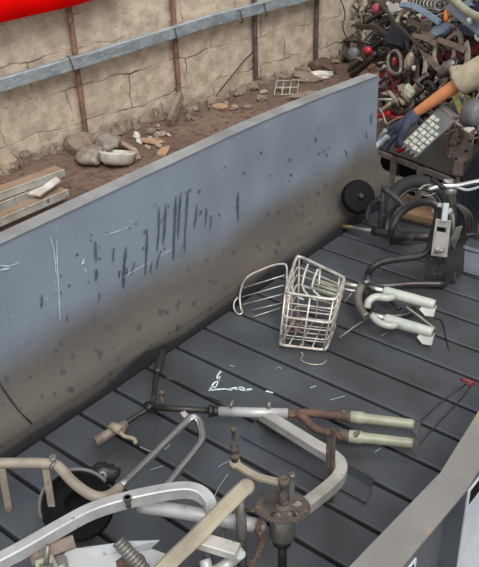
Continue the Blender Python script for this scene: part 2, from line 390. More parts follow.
# ------------------------------------------------------------------ posts and the beam on the wall
post_names = [((79, 20), (86, 135), 'postrust', 'rusty round post at left end, nearest the red banner'), ((174, 40), (180, 107), 'postrust', 'second rusty wall post from the left, above the rubble'),
              ((254, 40), (256, 80), 'rustdark', 'third wall post, behind the white wire grid on the dirt'), ((315, 10), (316, 54), 'rustdark', 'farthest wall post, nearest the heap of scrapped bikes')]
for (a, b, mm, lab) in post_names:
    p = atw(*b, 0.05); q = V((p.x, p.y, 1.7)); r = 0.026
    m = MB(); m.tube([V((p.x, p.y, GZ - 0.05)), V((p.x, p.y, p.z)), V((p.x + 0.005, p.y, 0.4)), q], r, 10)
    tag(m.build('wall_post', mm), lab, 'post')
LZ = 0.2
m = MB()
s0, s1 = -1.2, 3.35
pts = [WA + WD * s + WN * 0.115 for s in (s0, 0.2, 1.6, s1)]
for i, q in enumerate(pts): q.z = (0.145, 0.19, 0.255, 0.265)[i]
m.bar(pts, 0.06, 0.115, ch=0.1)
L = thing('wall_rail', 'long galvanised box rail running across the posts on the block wall', 'rail', pts[0])
m.build('rail', 'galv', L)
for s in (-0.1, 1.12, 2.0, 2.35):
    t = MB(); c = WA + WD * s + WN * 0.115; c.z = 0.15 + 0.05 * (s + 1.2) / 2.5 + 0.02
    t.tube([c + V((0, 0, 0.07)), c + WN * 0.045 + V((0, 0, 0.06)), c + WN * 0.045 + V((0, 0.03, -0.07)), c + V((0, 0.03, -0.08))], 0.006, 6)
    t.build('wire_tie', 'rustdark', L)
# cables on the wall
m = MB(); m.tube([atw(x, y, 0.05) for x, y in ((253, 52), (243, 62), (232, 76), (222, 88), (211, 104))], 0.008, 6, 5)
tag(m.build('wall_cable', 'black'), 'thin dark cable drooping across the block wall to the rubble', 'cable')
m = MB(); m.tube([atw(x, y, 0.06) for x, y in ((352, 5), (360, 12), (372, 8), (378, 18), (368, 24), (358, 30), (362, 42), (372, 40), (378, 46))], 0.012, 6, 5)
m.tube([atw(x, y, 0.06) for x, y in ((341, 0), (345, 14), (343, 28), (349, 42))], 0.008, 6, 5)
tag(m.build('loose_cable', 'rustdark'), 'tangled brown cable on the pale stone wall left of the scrap heap', 'cable')
# red banner
m = MB(); lo = [(-40, 32), (0, 23), (25, 17), (50, 11.5), (75, 5.5), (93, 0), (125, -9)]
bot = [atw(x, y, 0.2 + 0.01 * math.sin(i * 2.1)) for i, (x, y) in enumerate(lo)]
bot = smooth_path(bot, 4); n = len(bot); vs = []
for k in range(5):
    for i, p in enumerate(bot): vs.append(V((p.x, p.y, p.z + (1.55 - p.z) * k / 4)) + WN * 0.012 * math.sin(i * 0.9 + k) * (k > 0))
m.add(vs, [[k * n + i, k * n + i + 1, (k + 1) * n + i + 1, (k + 1) * n + i] for k in range(4) for i in range(n - 1)], 0, True)
ban = thing('banner', 'bright red cloth banner hanging in front of the wall at top left', 'banner', bot[0])
o = m.build('cloth', 'banner', ban); md = o.modifiers.new('s', 'SOLIDIFY'); md.thickness = 0.003
t = MB(); a, b = vs[4 * n], vs[5 * n - 1]; t.tube([a, b], 0.012, 8); 
for q in (a, b): t.tube([q, q - WN * 0.19], 0.01, 6)
t.build('hanging_rod', 'rustdark', ban)

#@@CONVEYOR
# ================================================================== slatted conveyor bed
PIT = 0.2045; Y0 = 1.472
bed = thing('slat_conveyor', 'dark grey steel slat conveyor bed carrying scrapped bike parts', 'conveyor', (0.8, 2.2, -0.3))
BW = 1.585
def slat_mb(y0):
    m = MB(); a = y0 + 0.009; b = y0 + PIT - 0.008; c = 0.007; n = 12
    prof = [(a, -0.03), (a, -c), (a + c * 0.4, -c * 0.3), (a + c, 0), (a + 0.05, 0.0005), (b - 0.05, 0.0005), (b - c, 0), (b - c * 0.4, -c * 0.3), (b, -c), (b, -0.03)]
    k = len(prof); xs = [0.012 + (BW - 0.012) * i / n for i in range(n + 1)]
    vs = [V((x, y, z + (0.0012 * noise.noise(V((x * 3, y * 9, 1))) if -0.01 < z else 0))) for x in xs for y, z in prof]
    m.add(vs, [[i * k + j, i * k + j + 1, (i + 1) * k + j + 1, (i + 1) * k + j] for i in range(n) for j in range(k - 1)])
    m.add([V((xs[0], y, z)) for y, z in prof], [list(range(k))]); m.add([V((xs[-1], y, z)) for y, z in prof], [list(range(k))[::-1]])
    return m
for i in range(-8, 13): slat_mb(Y0 + i * PIT).build('slat', 'slat', bed)
m = MB(); m.box((BW / 2, 1.98, -0.06), (BW - 0.06, 4.1, 0.04)); m.build('pan', 'pan', bed)
for y in (0.2, 2.2, 4.1):
    for x in (0.12, BW - 0.12):
        m = MB(); m.box((x, y, -0.335), (0.1, 0.1, 0.55)); m.build('leg', 'bluegrey', bed)
# white paint scribble and scratches lie on the slats
def scr(P, wpx, nm, mm, z=0.0035, sub=4):
    m = MB(); Q = px([(x, y, z) for x, y in P]); m.bar(Q, wpx * mpp(Q[0]), 0.001, sub=sub); m.build(nm, mm, bed)
for P, wd in (([(210, 390), (214, 383), (219, 380), (217, 377), (221, 371)], 2.0), ([(209, 391), (212, 386), (215, 388), (220, 376)], 1.2),
              ([(211, 390), (225, 389), (232, 390)], 2.2), ([(230, 389), (236, 388), (243, 390), (252, 389)], 2.8), ([(236, 390), (241, 387), (247, 391)], 1.6),
              ([(266, 391), (270, 392), (273, 393)], 2.2)): scr(P, wd, 'paint_mark', 'chalkwhite')
for P, wd in (([(230, 365), (234, 367)], 1.0), ([(276, 369), (279, 367), (281, 369)], 0.8), ([(140, 447), (155, 452), (168, 447), (170, 438)], 0.7), ([(310, 388), (316, 386)], 1.5), ([(381, 336), (388, 332)], 0.8), ([(150, 470), (163, 466)], 0.7),
              ([(375, 452), (381, 448)], 1.0), ([(330, 400), (345, 396)], 0.8), ([(218, 467), (228, 462), (238, 464)], 0.8), ([(213, 500), (219, 487), (228, 474)], 0.7)): scr(P, wd, 'scratch_mark', 'chalk')

# ------------------------------------------------------------------ side panel with deflector foot
XP = -0.13; YE = 4.31; YS = -0.6
side = thing('side_panel', 'tall blue grey steel side panel with oil streaks, left of the slats', 'panel', (XP - 0.03, 2.0, -0.05))
prof = [(0.002, -0.05), (0.002, 0.085), (0.0, 0.1), (-0.04, 0.155), (-0.075, 0.205), (-0.105, 0.265), (-0.122, 0.32), (XP, 0.38), (XP - 0.003, 0.6), (XP - 0.005, 0.842)]
m = MB(); ny = 40; vs = []; k = len(prof)
for j in range(ny + 1):
    y = YS + (YE - YS) * j / ny
    for x, z in prof:
        zz = z if z < 0.8 else z - 0.055 * max(0, (y - 3.0) / 1.28) ** 1.5
        vs.append(V((x, y, zz)))
m.add(vs, [[j * k + i, (j + 1) * k + i, (j + 1) * k + i + 1, j * k + i + 1] for j in range(ny) for i in range(k - 1)], 0, True)
TH = 0.012
m2 = [q - V((TH, 0, 0.004)) for q in vs]
m.add(m2, [[j * k + i, j * k + i + 1, (j + 1) * k + i + 1, (j + 1) * k + i] for j in range(ny) for i in range(k - 1)], 0, True)
e = ny * k; ed = vs[e:e + k] + m2[e:e + k]
m.add(ed, [[i, k + i, k + i + 1, i + 1] for i in range(k - 1)])
top = [vs[j * k + k - 1] for j in range(ny + 1)] + [m2[j * k + k - 1] for j in range(ny + 1)]
m.add(top, [[j, j + 1, ny + 2 + j, ny + 1 + j] for j in range(ny)])
# oil streaks and chalk lines, thin films on the steel
def film(P, w0, mi, jit=0.35, seed=0):
    Q = [atx(x, y, XP + 0.0015) for x, y in P]; Q = smooth_path(Q, 5) if len(Q) > 2 else [Q[0].lerp(Q[1], t / 6) for t in range(7)]
    N = len(Q); vs = []
    for i, q in enumerate(Q):
        d = (Q[min(i + 1, N - 1)] - Q[max(i - 1, 0)]).normalized(); sd = d.cross(V((1, 0, 0))).normalized()
        f = w0 / 2 * mpp(q) * (1 + jit * noise.noise(V((i * 0.7, seed * 3.3, 0))) * 2) * min(1, 0.35 + 1.6 * min(i, N - 1 - i) / N * 2)
        dz = V((0.0012 + (0.003 if q.z > 0.5 else 0), 0, 0)); dz.x -= 0.005 * max(0, (q.z - 0.4) / 0.44)
        vs += [q - sd * f + dz, q + sd * f + dz]
    m.add(vs, [[2 * i, 2 * i + 1, 2 * i + 3, 2 * i + 2] for i in range(N - 1)], mi)
streaks = [((95, 241), (96, 262), 3), ((96, 269), (96, 281), 4), ((41, 294), (41, 308), 2.5), ((67, 314), (67, 327), 2), ((114, 247), (113, 262), 2), ((126, 246), (123, 296), 3.5), ((120, 270), (119, 278), 2),
           ((147, 228), (145, 276), 3.2), ((159, 207), (157, 252), 2.4), ((166, 203), (163, 245), 3), ((176, 196), (173, 268), 3.2), ((181, 193), (178, 240), 2.6), ((188, 190), (184, 258), 3), ((197, 204), (194, 229), 2.4),
           ((206, 207), (205, 226), 2.2), ((211, 214), (210, 231), 2), ((238, 192), (238, 223), 3.6), ((152, 262), (150, 280), 2), ((161, 250), (156, 270), 2.4), ((135, 262), (131, 275), 2), ((99, 292), (98, 303), 1.6), ((126, 275), (127, 268), 2), ((355, 155), (354, 165), 1.8), ((372, 113), (371, 123), 2), ((367, 132), (367, 138), 2), ((316, 137), (316, 142), 2), ((345, 150), (347, 156), 2)]
for i, (a, b, wd) in enumerate(streaks): film([a, ((a[0] + b[0]) / 2 + 0.6 * math.sin(i), (a[1] + b[1]) / 2), b], wd, 1, seed=i)
for i in range(46):
    x = rnd.uniform(60, 340); y = 245 - 0.444 * x + rnd.uniform(28, 95) * (1 - x / 900); r = rnd.uniform(1.2, 3)
    if y < 330: film([(x, y), (x + rnd.uniform(-.5, .5), y + r)], r, 1, seed=i + 60)
for P, wd in (([(50, 236), (54, 252), (56, 275)], 0.8), ([(57, 238), (57, 262), (59, 300), (60, 320)], 0.9), ([(-5, 264), (8, 266), (20, 262)], 0.8), ([(0, 270), (10, 268)], 1.6), ([(103, 235), (118, 231), (130, 226)], 0.6), ([(81, 265), (84, 259), (82, 263), (85, 262)], 1.2), ([(120, 279), (135, 270), (150, 262)], 0.6), ([(160, 256), (172, 249)], 0.6), ([(84, 268), (86, 272)], 0.8)):
    film(P, wd, 2, 0.2)
m.build('panel', ['panel', 'stain', 'chalkwhite'], side)
m = MB(); pts = []
for j in range(21):
    y = YS + (YE - 0.02 - YS) * j / 20; z = 0.844 - 0.055 * max(0, (y - 3.0) / 1.28) ** 1.5; pts.append(V((XP - 0.034, y, z)))
m.bar(pts, 0.075, 0.008); m.build('top_flange', 'flange', side)
m = MB(); m.tube([V((0.003, 1.44, 0.098)), V((-0.04, 1.42, 0.157)), V((-0.1, 1.405, 0.257)), V((-0.121, 1.40, 0.32))], 0.004, 6); m.build('weld_seam', 'blackmetal', side)
for y in (0.4, 1.6, 2.8, 4.0):
    m = MB(); m.box((XP - 0.06, y, 0.08), (0.07, 0.06, 1.34)); m.build('stiffener', 'bluegrey', side)

# ------------------------------------------------------------------ near guard rail
guard = thing('guard_wall', 'grey steel guard wall with a bent flat rim, right of the slats', 'guard', (1.64, 1.9, -0.6))
RZ = 0.4
inn = [V((1.53, -0.4, RZ)), V((1.545, 1.3, RZ)), V((1.577, 1.885, RZ)), V((1.539, 2.245, RZ)), V((1.535, 2.6, RZ)), V((1.53, 4.2, RZ))]
out = [V((1.65, -0.4, RZ)), V((1.663, 1.3, RZ)), V((1.676, 1.865, RZ)), V((1.667, 1.975, RZ)), V((1.66, 2.6, RZ)), V((1.655, 4.2, RZ))]
m = MB(); n = len(inn); vs = inn + out + [q - V((0, 0, 0.01)) for q in inn + out]
fs = []
for i in range(n - 1): fs += [[i, n + i, n + i + 1, i + 1], [2 * n + i, 2 * n + i + 1, 3 * n + i + 1, 3 * n + i], [i, i + 1, 2 * n + i + 1, 2 * n + i], [n + i, 3 * n + i, 3 * n + i + 1, n + i + 1]]
m.add(vs, fs); m.build('rim', 'rim', guard)
m = MB(); m.bar([inn[2] + V((0.006, 0, 0.001)), out[2] + V((-0.006, 0, 0.001))], 0.0035, 0.003); m.build('weld_seam', 'flange', guard)
m = MB(); m.box((1.6, 1.9, -0.1), (0.02, 4.6, 0.98)); m.build('wall_plate', 'shadeplate', guard)  # recessed plate coloured darker to hold the shade under the rim
for yc, ln in ((1.1, 0.9), (2.35, 0.94), (3.5, 0.6)):
    r = MB(); y0, y1 = yc - ln / 2, yc + ln / 2
    r.box((1.6425, yc, -0.103), (0.065, ln, 0.974)); rb = r.build('rib', 'shadeplate', guard); r = MB(); r.box((1.677, yc, -0.103), (0.006, ln, 0.974)); rf = r.build('outer_face', 'post', rb)  # rib body takes the same shade-darkened grey
    r = MB(); r.box((1.679, yc, 0.345), (0.004, ln - 0.03, 0.06)); r.build('slot', 'slot', rb)
m = MB(); m.box((1.85, 1.9, -0.585), (0.5, 4.6, 0.03)); m.build('floor_plate', 'brownsteel', guard)

#@@BIKES
# ================================================================== scrap on the bed, nearest first
# ---- fork with handlebar
T = thing('front_fork', 'cream front fork with rusty crown and black handlebar, wire loops at its feet', 'bike fork', at(270, 430, 0))
hb = px([(124, 424, .06), (138, 415, .07), (150, 407, .08), (154, 395, .09), (155, 382, .09), (158, 372, .09)])
m = MB(); m.tube(hb, 0.011, 10, 5); m.build('handlebar', 'blackmetal', T)
m = MB(); m.tube(px([(157, 374, .09), (160, 362, .1), (164, 348, .1)]), 0.018, 12, 3); m.build('grip', 'black', T)
m = MB(); m.tube(px([(126, 424, .06), (112, 432, .06), (95, 442, .055)]), 0.021, 12); gr = m.build('grip', 'brownsteel', T); gr['label'] = 'worn brown twist grip'
m = MB(); c = at(119, 429, .065); m.tube(px([(109, 427, .08), (116, 428, .09), (124, 436, .07), (134, 439, .05), (136, 444, .04)]), 0.009, 8, 4); m.tube(px([(112, 426, .085), (122, 431, .085)]), 0.02, 10); m.build('brake_clamp', 'tan', T)
m = MB(); m.tube(px([(146, 407, .085), (214, 411, .09)]), 0.014, 12); m.tube(px([(147, 405, .085), (152, 410, .085)]), 0.02, 10); m.build('stem', 'blackmetal', T)
m = MB(); m.cyl(*px([(163, 404, .09), (161, 394, .12)]), 0.008); m.cyl(*px([(161, 395, .12), (162, 391, .13)]), 0.013); m.build('bolt', 'rustdark', T)
m = MB(); m.tube(px([(209, 411, .09), (213, 411, .09)]), 0.026, 14); m.tube(px([(213, 411, .09), (219, 411.5, .09)]), 0.021, 14); m.build('collar', 'black', T)
m = MB(); m.tube(px([(219, 411.5, .09), (288, 413.5, .095)]), 0.0215, 16); m.build('head_tube', 'alupaint', T)
m = MB(); m.cyl(*px([(230, 408, .115), (233, 400, .135)]), 0.006); m.cyl(*px([(269, 408, .12), (269, 402, .14)]), 0.008); m.build('bolt', 'greysteel', T)
m = MB(); m.tube(px([(266, 413, .095), (300, 414, .095)]), 0.018, 12); m.tube(px([(296, 414, .095), (306, 413, .09), (320, 414, .085), (343, 416, .08)]), 0.0185, 12, 4)
m.tube(px([(298, 414, .095), (306, 420, .09), (314, 428, .085), (328, 433, .075), (341, 435.5, .07)]), 0.0165, 12, 4); m.build('fork_crown', 'rust', T)
for (a, b, nm) in (((341, 415.5, .075), (414, 424.5, .06), 'u'), ((339, 435, .06), (413, 443.5, .05), 'l')):
    A, Bp = at(*a), at(*b); d = (Bp - A)
    m = MB(); m.lathe(A, d, [(0.022, 0), (0.026, 0.004), (0.026, 0.012), (0.021, 0.016), (0.026, 0.02), (0.026, 0.03), (0.021, 0.034), (0.024, 0.038)], 16); m.build('dust_seal', 'rustdark', T)
    m = MB(); L_ = d.length; m.lathe(A, d, [(0.0225, 0.036), (0.0265, 0.042), (0.0265, 0.085), (0.023, 0.095), (0.022, 0.1), (0.021, L_ - 0.01), (0.019, L_)], 18); m.build('fork_leg', 'cream', T)
    m = MB(); m.plate([Bp + V((0, 0, 0.02)), Bp + d.normalized() * 0.03 + V((0, -.01, 0.015)), Bp + d.normalized() * 0.035 + V((0, -.03, -0.03)), Bp + d.normalized() * 0.005 + V((0, -.015, -0.025))], 0.008); m.build('axle_lug', 'greysteel', T)
m = MB(); m.tube(px([(416, 426, .06), (440, 403, .07), (466, 384, .08)]), 0.0032, 6, 3); m.tube(px([(420, 443, .05), (443, 418, .07), (462, 398, .08), (470, 387, .08)]), 0.0032, 6, 3); m.build('wire_loop', 'darksteel', T)
m = MB(); m.tube(px([(461, 379, .08), (468, 381, .09), (475, 384, .08)]), 0.008, 8); m.blob(at(470, 384, .08), (0.014, 0.01, 0.01), n=5); m.build('wire_clip', 'pink', T)
m = MB(); m.tube(px([(166, 378, .09), (185, 384, .05), (203, 395, .03), (222, 402, .06)]), 0.004, 6, 5); m.build('brake_cable', 'darksteel', T)
m = MB(); c = at(357, 434, .08); m.blob(c, (0.012, 0.018, 0.012), n=5); m.build('bolt', 'greysteel', T)

# ---- silver frame with chainring
T = thing('alloy_bicycle', 'silver alloy bike frame with square tube, chainring and crank arm', 'bike frame', at(310, 490, 0))
m = MB(); m.bar(px([(262, 414, .075), (290, 431, .11), (316, 447, .13), (331, 456, .135), (339, 463, .14), (341, 471, .145), (335, 482, .155), (315, 499, .21), (290, 517, .26)]), 0.046, 0.045, sub=5, ch=0.1); m.build('frame_tube', 'alu', T)
for x0 in (324, 328.5):
    q = at(x0 + 3, 502, 0.0); zt = None
    m = MB(); b = V((q.x, q.y, 0.003)); m.bar([b, b + V((0, 0, 0.35))], 0.011, 0.016, up=(1, 0.3, 0)); m.build('stay_bar', 'rustdark', T)
SZ = 0.34
c = at(283, 507, SZ); tilt = (V((0, 0, 1)) - FW * 0.0 + V((-0.08, 0.16, 0))).normalized()
u = tilt.orthogonal().normalized(); v = tilt.cross(u)
m = MB(); n = 40; R1, R2, h = 0.08, 0.088, 0.005; N = n * 4; vs = []
for hh in (-h / 2, h / 2):
    for k in range(N): a = 2 * math.pi * k / N; vs.append(c + (u * math.cos(a) + v * math.sin(a)) * (R2 if k % 4 in (0, 1) else R1) + tilt * hh)
m.add(vs, [list(range(N))[::-1], [N + k for k in range(N)]] + [[k, (k + 1) % N, N + (k + 1) % N, N + k] for k in range(N)])
ring = m.build('chainring', 'rustdark', T)
q = MB()
for k in range(5):
    a = 2 * math.pi * k / 5 + 0.3; p = c + (u * math.cos(a) + v * math.sin(a)) * 0.048; q.lathe(p - tilt * 0.02, tilt, [(0.018, 0), (0.018, 0.04)], 16)
cut = q.build('cut', 'rustdark'); md = ring.modifiers.new('b', 'BOOLEAN'); md.operation = 'DIFFERENCE'; md.object = cut; md.solver = 'EXACT'
bpy.context.view_layer.update(); nm_ = bpy.data.meshes.new_from_object(ring.evaluated_get(bpy.context.evaluated_depsgraph_get())); ring.modifiers.clear(); ring.data = nm_; bpy.data.objects.remove(cut)
m = MB(); m.lathe(c, tilt, [(0.028, -0.008), (0.028, 0.008), (0.018, 0.014)], 20); m.build('hub', 'rustdark', T)
m = MB(); m.lathe(c - tilt * 0.12, tilt, [(0.036, 0), (0.042, 0.01), (0.042, 0.09), (0.034, 0.1), (0.03, 0.118)], 20); m.build('bottom_bracket', 'greysteel', T)
m = MB(); b = c - tilt * 0.12; m.cyl(b, V((b.x, b.y, 0.01)), 0.015); m.cyl(b, b - tilt * 0.02, 0.03); m.build('axle_shaft', 'black', T)
m = MB(); top_ = c + tilt * 0.1; m.lathe(c, tilt, [(0.016, 0), (0.016, 0.05), (0.012, 0.055), (0.012, 0.08), (0.018, 0.083), (0.018, 0.107), (0.011, 0.108), (0.011, 0.1)], 16); m.build('crank_spindle', 'rustdark', T)
q = c + u * 0.0 + at(291, 503, SZ) - c; m = MB(); m.bar([q, q + tilt * 0.1], 0.022, 0.012, up=(1, 0, 0)); m.tube([q + tilt * 0.095, q + tilt * 0.11], 0.011, 10); m.build('axle_pin', 'greysteel', T)
zt = top_.z - 0.005; e_ = at(235, 464, zt - 0.02)
m = MB(); mid = top_.lerp(e_, 0.5) + V((0, -0.012, -0.01)); m.bar([top_ + V((0, 0, -0.012)), top_.lerp(e_, 0.3) + V((0, -0.008, -0.012)), mid, e_], 0.024, 0.016, sub=4); m.tube([e_ - V((0, 0, 0.014)), e_ + V((0, 0, 0.014))], 0.018, 12); m.build('crank_arm', 'tan', T)
m = MB(); m.lathe(e_, (0, 0, 1), [(0.011, 0.012), (0.011, 0.03), (0.017, 0.031), (0.017, 0.042), (0.009, 0.043), (0.009, 0.06), (0.015, 0.061), (0.015, 0.07), (0.006, 0.072), (0.006, 0.14), (0.0105, 0.141), (0.0105, 0.156), (0.006, 0.157)], 12); m.build('pedal_axle', 'rustdark', T)
m = MB(); pts = [c + (u * math.cos(a) + v * math.sin(a)) * 0.087 - tilt * 0.006 for a in [x * 0.16 for x in range(0, 40)]]
ch = [at(262, 518, .33), at(258, 530, .3), at(263, 540, .25), at(258, 552, .22), at(252, 566, .2), at(250, 580, .16)]
ch = smooth_path(ch, 5)
for i in range(len(ch) - 1):
    a, b = ch[i], ch[i + 1]; d = (b - a).normalized(); s_ = d.cross(FW).normalized()
    m.bar([a - s_ * 0.004 * (-1) ** i, b + s_ * 0.004 * (-1) ** i], 0.017 if i % 2 else 0.022, 0.009, up=FW)
m.build('chain', 'rust', T)
m = MB(); m.tube(px([(244, 512, .3), (256, 509, .33), (268, 517, .34)]), 0.006, 6, 3); m.tube(px([(222, 540, .25), (228, 522, .28), (243, 512, .3), (256, 511, .33)]), 0.006, 6, 4); m.build('chain', 'rustdark', T)

# ---- folded dark angle plate under the frame
T = MB()
A, Bq, Cq, D = at(255, 420, .02), at(376, 484, .02), at(362, 505, .006), at(236, 432, .006)
T.plate([at(256, 421, .008), at(372, 488, .008), at(366, 503, .008), at(240, 436, .008)], 0.005)
T.plate([at(256, 421, .008), at(372, 488, .008), at(374, 478, .05), at(262, 416, .05)], 0.005)
tag(T.build('angle_plate', 'slat'), 'dark folded angle plate lying on the slats under the silver frame', 'steel plate')

# ---- chrome rail with beige arm
T = thing('grab_rail', 'chrome U-shaped grab rail on a beige bent tube with hanging tabs', 'bike rail', at(100, 500, 0))
m = MB(); m.tube(px([(-25, 464, .34), (10, 463, .34), (52, 464, .34), (60, 468, .34), (72, 481, .33), (86, 492, .32), (98, 497, .31), (110, 495, .29), (120, 487, .275)]), 0.0185, 14, 5); m.build('arm', 'beige', T)
m = MB(); m.tube(px([(118, 489, .275), (150, 458, .22), (186, 422, .17), (193, 417, .165), (199, 421, .16), (201, 428, .16), (202, 437, .16), (198, 446, .165), (180, 469, .19), (160, 494, .22), (152, 503, .24)]), 0.0155, 14, 5); m.build('chrome_bow', 'chrome', T)
m = MB(); m.plate(px([(180, 413, .165), (185, 411, .165), (190, 417, .165), (188, 423, .165)]), 0.005); m.build('bracket', 'alu', T)
for x, y, x2, y2 in ((46, 469, 53, 514), (2, 469, 9, 509)):
    a = at(x, y, .325); b = at(x2, y2, .12)
    m = MB(); m.bar([a, b], 0.026, 0.009, up=FW); tb = m.build('tab', 'beige', T)
    m = MB(); m.cyl(b - FW * 0.012, b + FW * 0.02, 0.011); m.build('bolt', 'rustdark', tb)
m = MB(); a = at(53, 459, .36); m.cyl(a - V((0, 0, .02)), a + V((0, 0, .012)), 0.012); a = at(54, 466, .34); m.tube([a, a + V((0.012, 0, 0))], 0.021, 12); m.build('bolt', 'greysteel', T)

# ---- round black guard dish
T = thing('wheel_guard', 'round black plastic dish with a painted rim highlight under the beige tube', 'wheel cover', at(77, 520, 0))
c = at(78, 503, .14); ax = (CAM - c).normalized() + V((0.1, -0.25, -0.2)); ax.normalize()
m = MB(); R = 0.13; m.lathe(c, ax, [(0.02, -0.05), (0.07, -0.045), (0.11, -0.02), (R - 0.005, 0.02), (R, 0.028), (R - 0.006, 0.034), (0.115, 0.032), (0.1, 0.026), (0.06, 0.03), (0.045, 0.034), (0.04, 0.02), (0.012, 0.02)], 36); m.build('dish', 'slot', T)
m = MB(); ring = []
uu = ax.orthogonal().normalized(); vv = ax.cross(uu)
e1 = (RT - ax * RT.dot(ax)).normalized(); e2 = ax.cross(e1); e2 = -e2 if e2.dot(DN) > 0 else e2
m.tube([c + ax * 0.03 + (e1 * math.cos(a) + e2 * math.sin(a)) * R for a in [math.radians(40 + k * 5) for k in range(33)]], 0.007, 8); m.build('rim', 'greyplastic', T)  # grey arc paints the highlight on the upper left of the rim
m = MB(); m.blob(at(104, 473, .2), (0.055, 0.04, 0.03), eul(0.2, 0.1, 0.6), 0.25, 3, 8, sm=True); m.tube(px([(96, 478, .2), (92, 488, .18), (88, 494, .17)]), 0.02, 10, 3); m.build('cap', 'black', T)
m = MB(); m.tube(px([(98, 477, .23), (103, 472, .24), (106, 478, .22)]), 0.008, 8, 3); m.build('clip', 'greysteel', T)
m = MB(); b_ = c - ax * 0.05; m.cyl(b_, V((b_.x - 0.02, b_.y + 0.02, 0.0)), 0.02); m.build('stub', 'blackmetal', T)

# ---- silver loop frame in the bottom left corner
T = thing('loop_frame', 'silver bent square-tube frame loop in the bottom left foreground', 'bike frame', at(120, 560, 0))
m = MB(); m.bar(px([(-30, 577, .40), (20, 551, .41), (60, 528, .42), (90, 512, .42), (120, 502, .42), (155, 494, .42), (185, 490, .42), (199, 493, .41), (208, 501, .395), (211, 513, .36)]), 0.037, 0.045, sub=5, ch=0.1); m.build('frame_loop', 'alupaint', T)
m = MB(); m.tube(px([(140, 506, .33), (170, 510, .34), (205, 516, .34), (246, 524, .3), (262, 526, .27)]), 0.024, 14, 4); m.build('cross_tube', 'alupaint', T)
m = MB(); a = at(128, 502, .455); m.cyl(a - V((0, 0, 0.02)), a + V((0, 0, 0.02)), 0.008); m.cyl(a + V((0, 0, .01)), a + V((0, 0, 0.02)), 0.013); m.build('bolt', 'rustdark', T)
m = MB(); m.plate(px([(56, 562, .33), (70, 548, .35), (150, 548, .33), (172, 556, .31), (166, 590, .24), (60, 595, .26)]), 0.012); m.build('web_plate', 'flange', T)
m = MB(); m.plate(px([(78, 548, .34), (110, 553, .335), (150, 549, .335), (160, 540, .36), (130, 541, .36)]), 0.008); m.build('tab_plate', 'greyblue', T)
m = MB(); m.bar(px([(30, 560, .37), (52, 549, .37), (74, 541, .37)]), 0.04, 0.02, up=FW); m.build('rust_tab', 'brownsteel', T)
m = MB(); m.plate(px([(35, 561, .4), (52, 554, .4), (58, 566, .36), (50, 580, .34), (36, 576, .36)]), 0.008); m.build('tab_plate', 'cream', T)
m = MB(); a = at(46, 566, .38); b = at(48, 545, .44); m.cyl(a, b, 0.008); m.cyl(a, a.lerp(b, 0.12), 0.02); m.build('bolt', 'greysteel', T)
m = MB(); A = at(118, 541, .42); Bp = at(146, 572, .34); d = (Bp - A); L_ = d.length; pr = []
k = int(L_ / 0.012)
for i in range(k): pr += [(0.021, i * 0.012), (0.021, i * 0.012 + 0.008), (0.017, i * 0.012 + 0.0085), (0.017, i * 0.012 + 0.0115)]
m.lathe(A, d, pr, 16); m.build('ribbed_sleeve', 'greysteel', T)
for x, y, z, r_ in ((60, 560, .36, .02), (205, 516, .33, .016)): m = MB(); a = at(x, y, z); m.cyl(V((a.x, a.y, 0.002)), a, r_); m.build('support', 'greysteel', T)
m = MB(); a = at(130, 560, .3); m.blob(a, (0.05, 0.04, 0.03), amp=0.4, seed=9, n=6); m.build('rust_lump', 'rust', T)

# ---- tan arm with bracket
T = thing('swing_arm', 'flat tan arm with rounded end crossing the silver loop at the bottom', 'bike part', at(200, 560, 0))
m = MB(); P = px([(135, 600, .42), (170, 562, .44), (192, 541, .46), (215, 517, .48), (236, 496, .5), (242, 490, .505), (246, 487, .505)])
m.bar(P, 0.052, 0.026, up=(0.1, -0.25, 1), sub=3, ch=0.4); n_ = V((0.1, -0.25, 1)).normalized(); m.lathe(P[-1] - n_ * .013, n_, [(.018, 0), (.026, .006), (.026, .02), (.018, .026)], 20); m.build('arm', 'tan', T)
m = MB(); m.bar(px([(198, 540, .44), (238, 552, .44)]), 0.045, 0.03, up=(0, 0, 1), ch=0.1); m.build('bracket', 'alu', T)
m = MB(); a = at(240, 497, .48); b = V((a.x, a.y, 0.004)); m.lathe(b, (0, 0, 1), [(0.012, 0), (0.012, 0.3), (0.017, 0.31), (0.017, 0.4), (0.012, 0.41), (0.012, 0.47)], 14); m.build('post', 'greysteel', T)
m = MB(); m.tube(px([(205, 560, .4), (210, 572, .38), (230, 562, .38), (240, 553, .43)]), 0.018, 10, 4); m.build('strut', 'alupaint', T)

#@@MID
# ---- wire basket
T = thing('wire_basket', 'bent wire bicycle basket with a splayed side panel on the slats', 'basket', at(300, 345, 0))
RM = [at(285, 293, .25), at(297, 255, .27), at(345, 278, .27), at(336, 300, .25)]
BT = [at(279, 345, .02), at(296, 318, .02), at(336, 322, .02), at(326, 350, .02)]
def wires(quadA, quadB, n, r, mm=None):
    for i in range(n + 1):
        t = i / n; mm.tube([quadA[0].lerp(quadA[1], t), quadB[0].lerp(quadB[1], t)], r, 6)
m = MB(); 
def rounded(Q, f=0.14):
    out = []
    for i in range(4):
        p, a, b = Q[i], Q[i - 1], Q[(i + 1) % 4]; out += [p.lerp(a, f), p.lerp(a, f * 0.3).lerp(p.lerp(b, f * 0.3), 0.5), p.lerp(b, f)]
    return out
m.tube(rounded(RM), 0.0085, 8, closed=True); m.tube([p + V((0, 0, -0.006)) for p in rounded([RM[i].lerp(BT[i], 0.16) for i in range(4)])], 0.0042, 8, closed=True); m.build('rim_wire', 'wire', T)
m = MB(); m.tube(rounded(BT), 0.008, 8, closed=True)
for t in (0.3, 0.46, 0.62, 0.8): m.tube(rounded([RM[i].lerp(BT[i], t) for i in range(4)]), 0.0075 if t == .46 else 0.0036, 6, closed=True)
m.build('side_wire', 'wire', T)
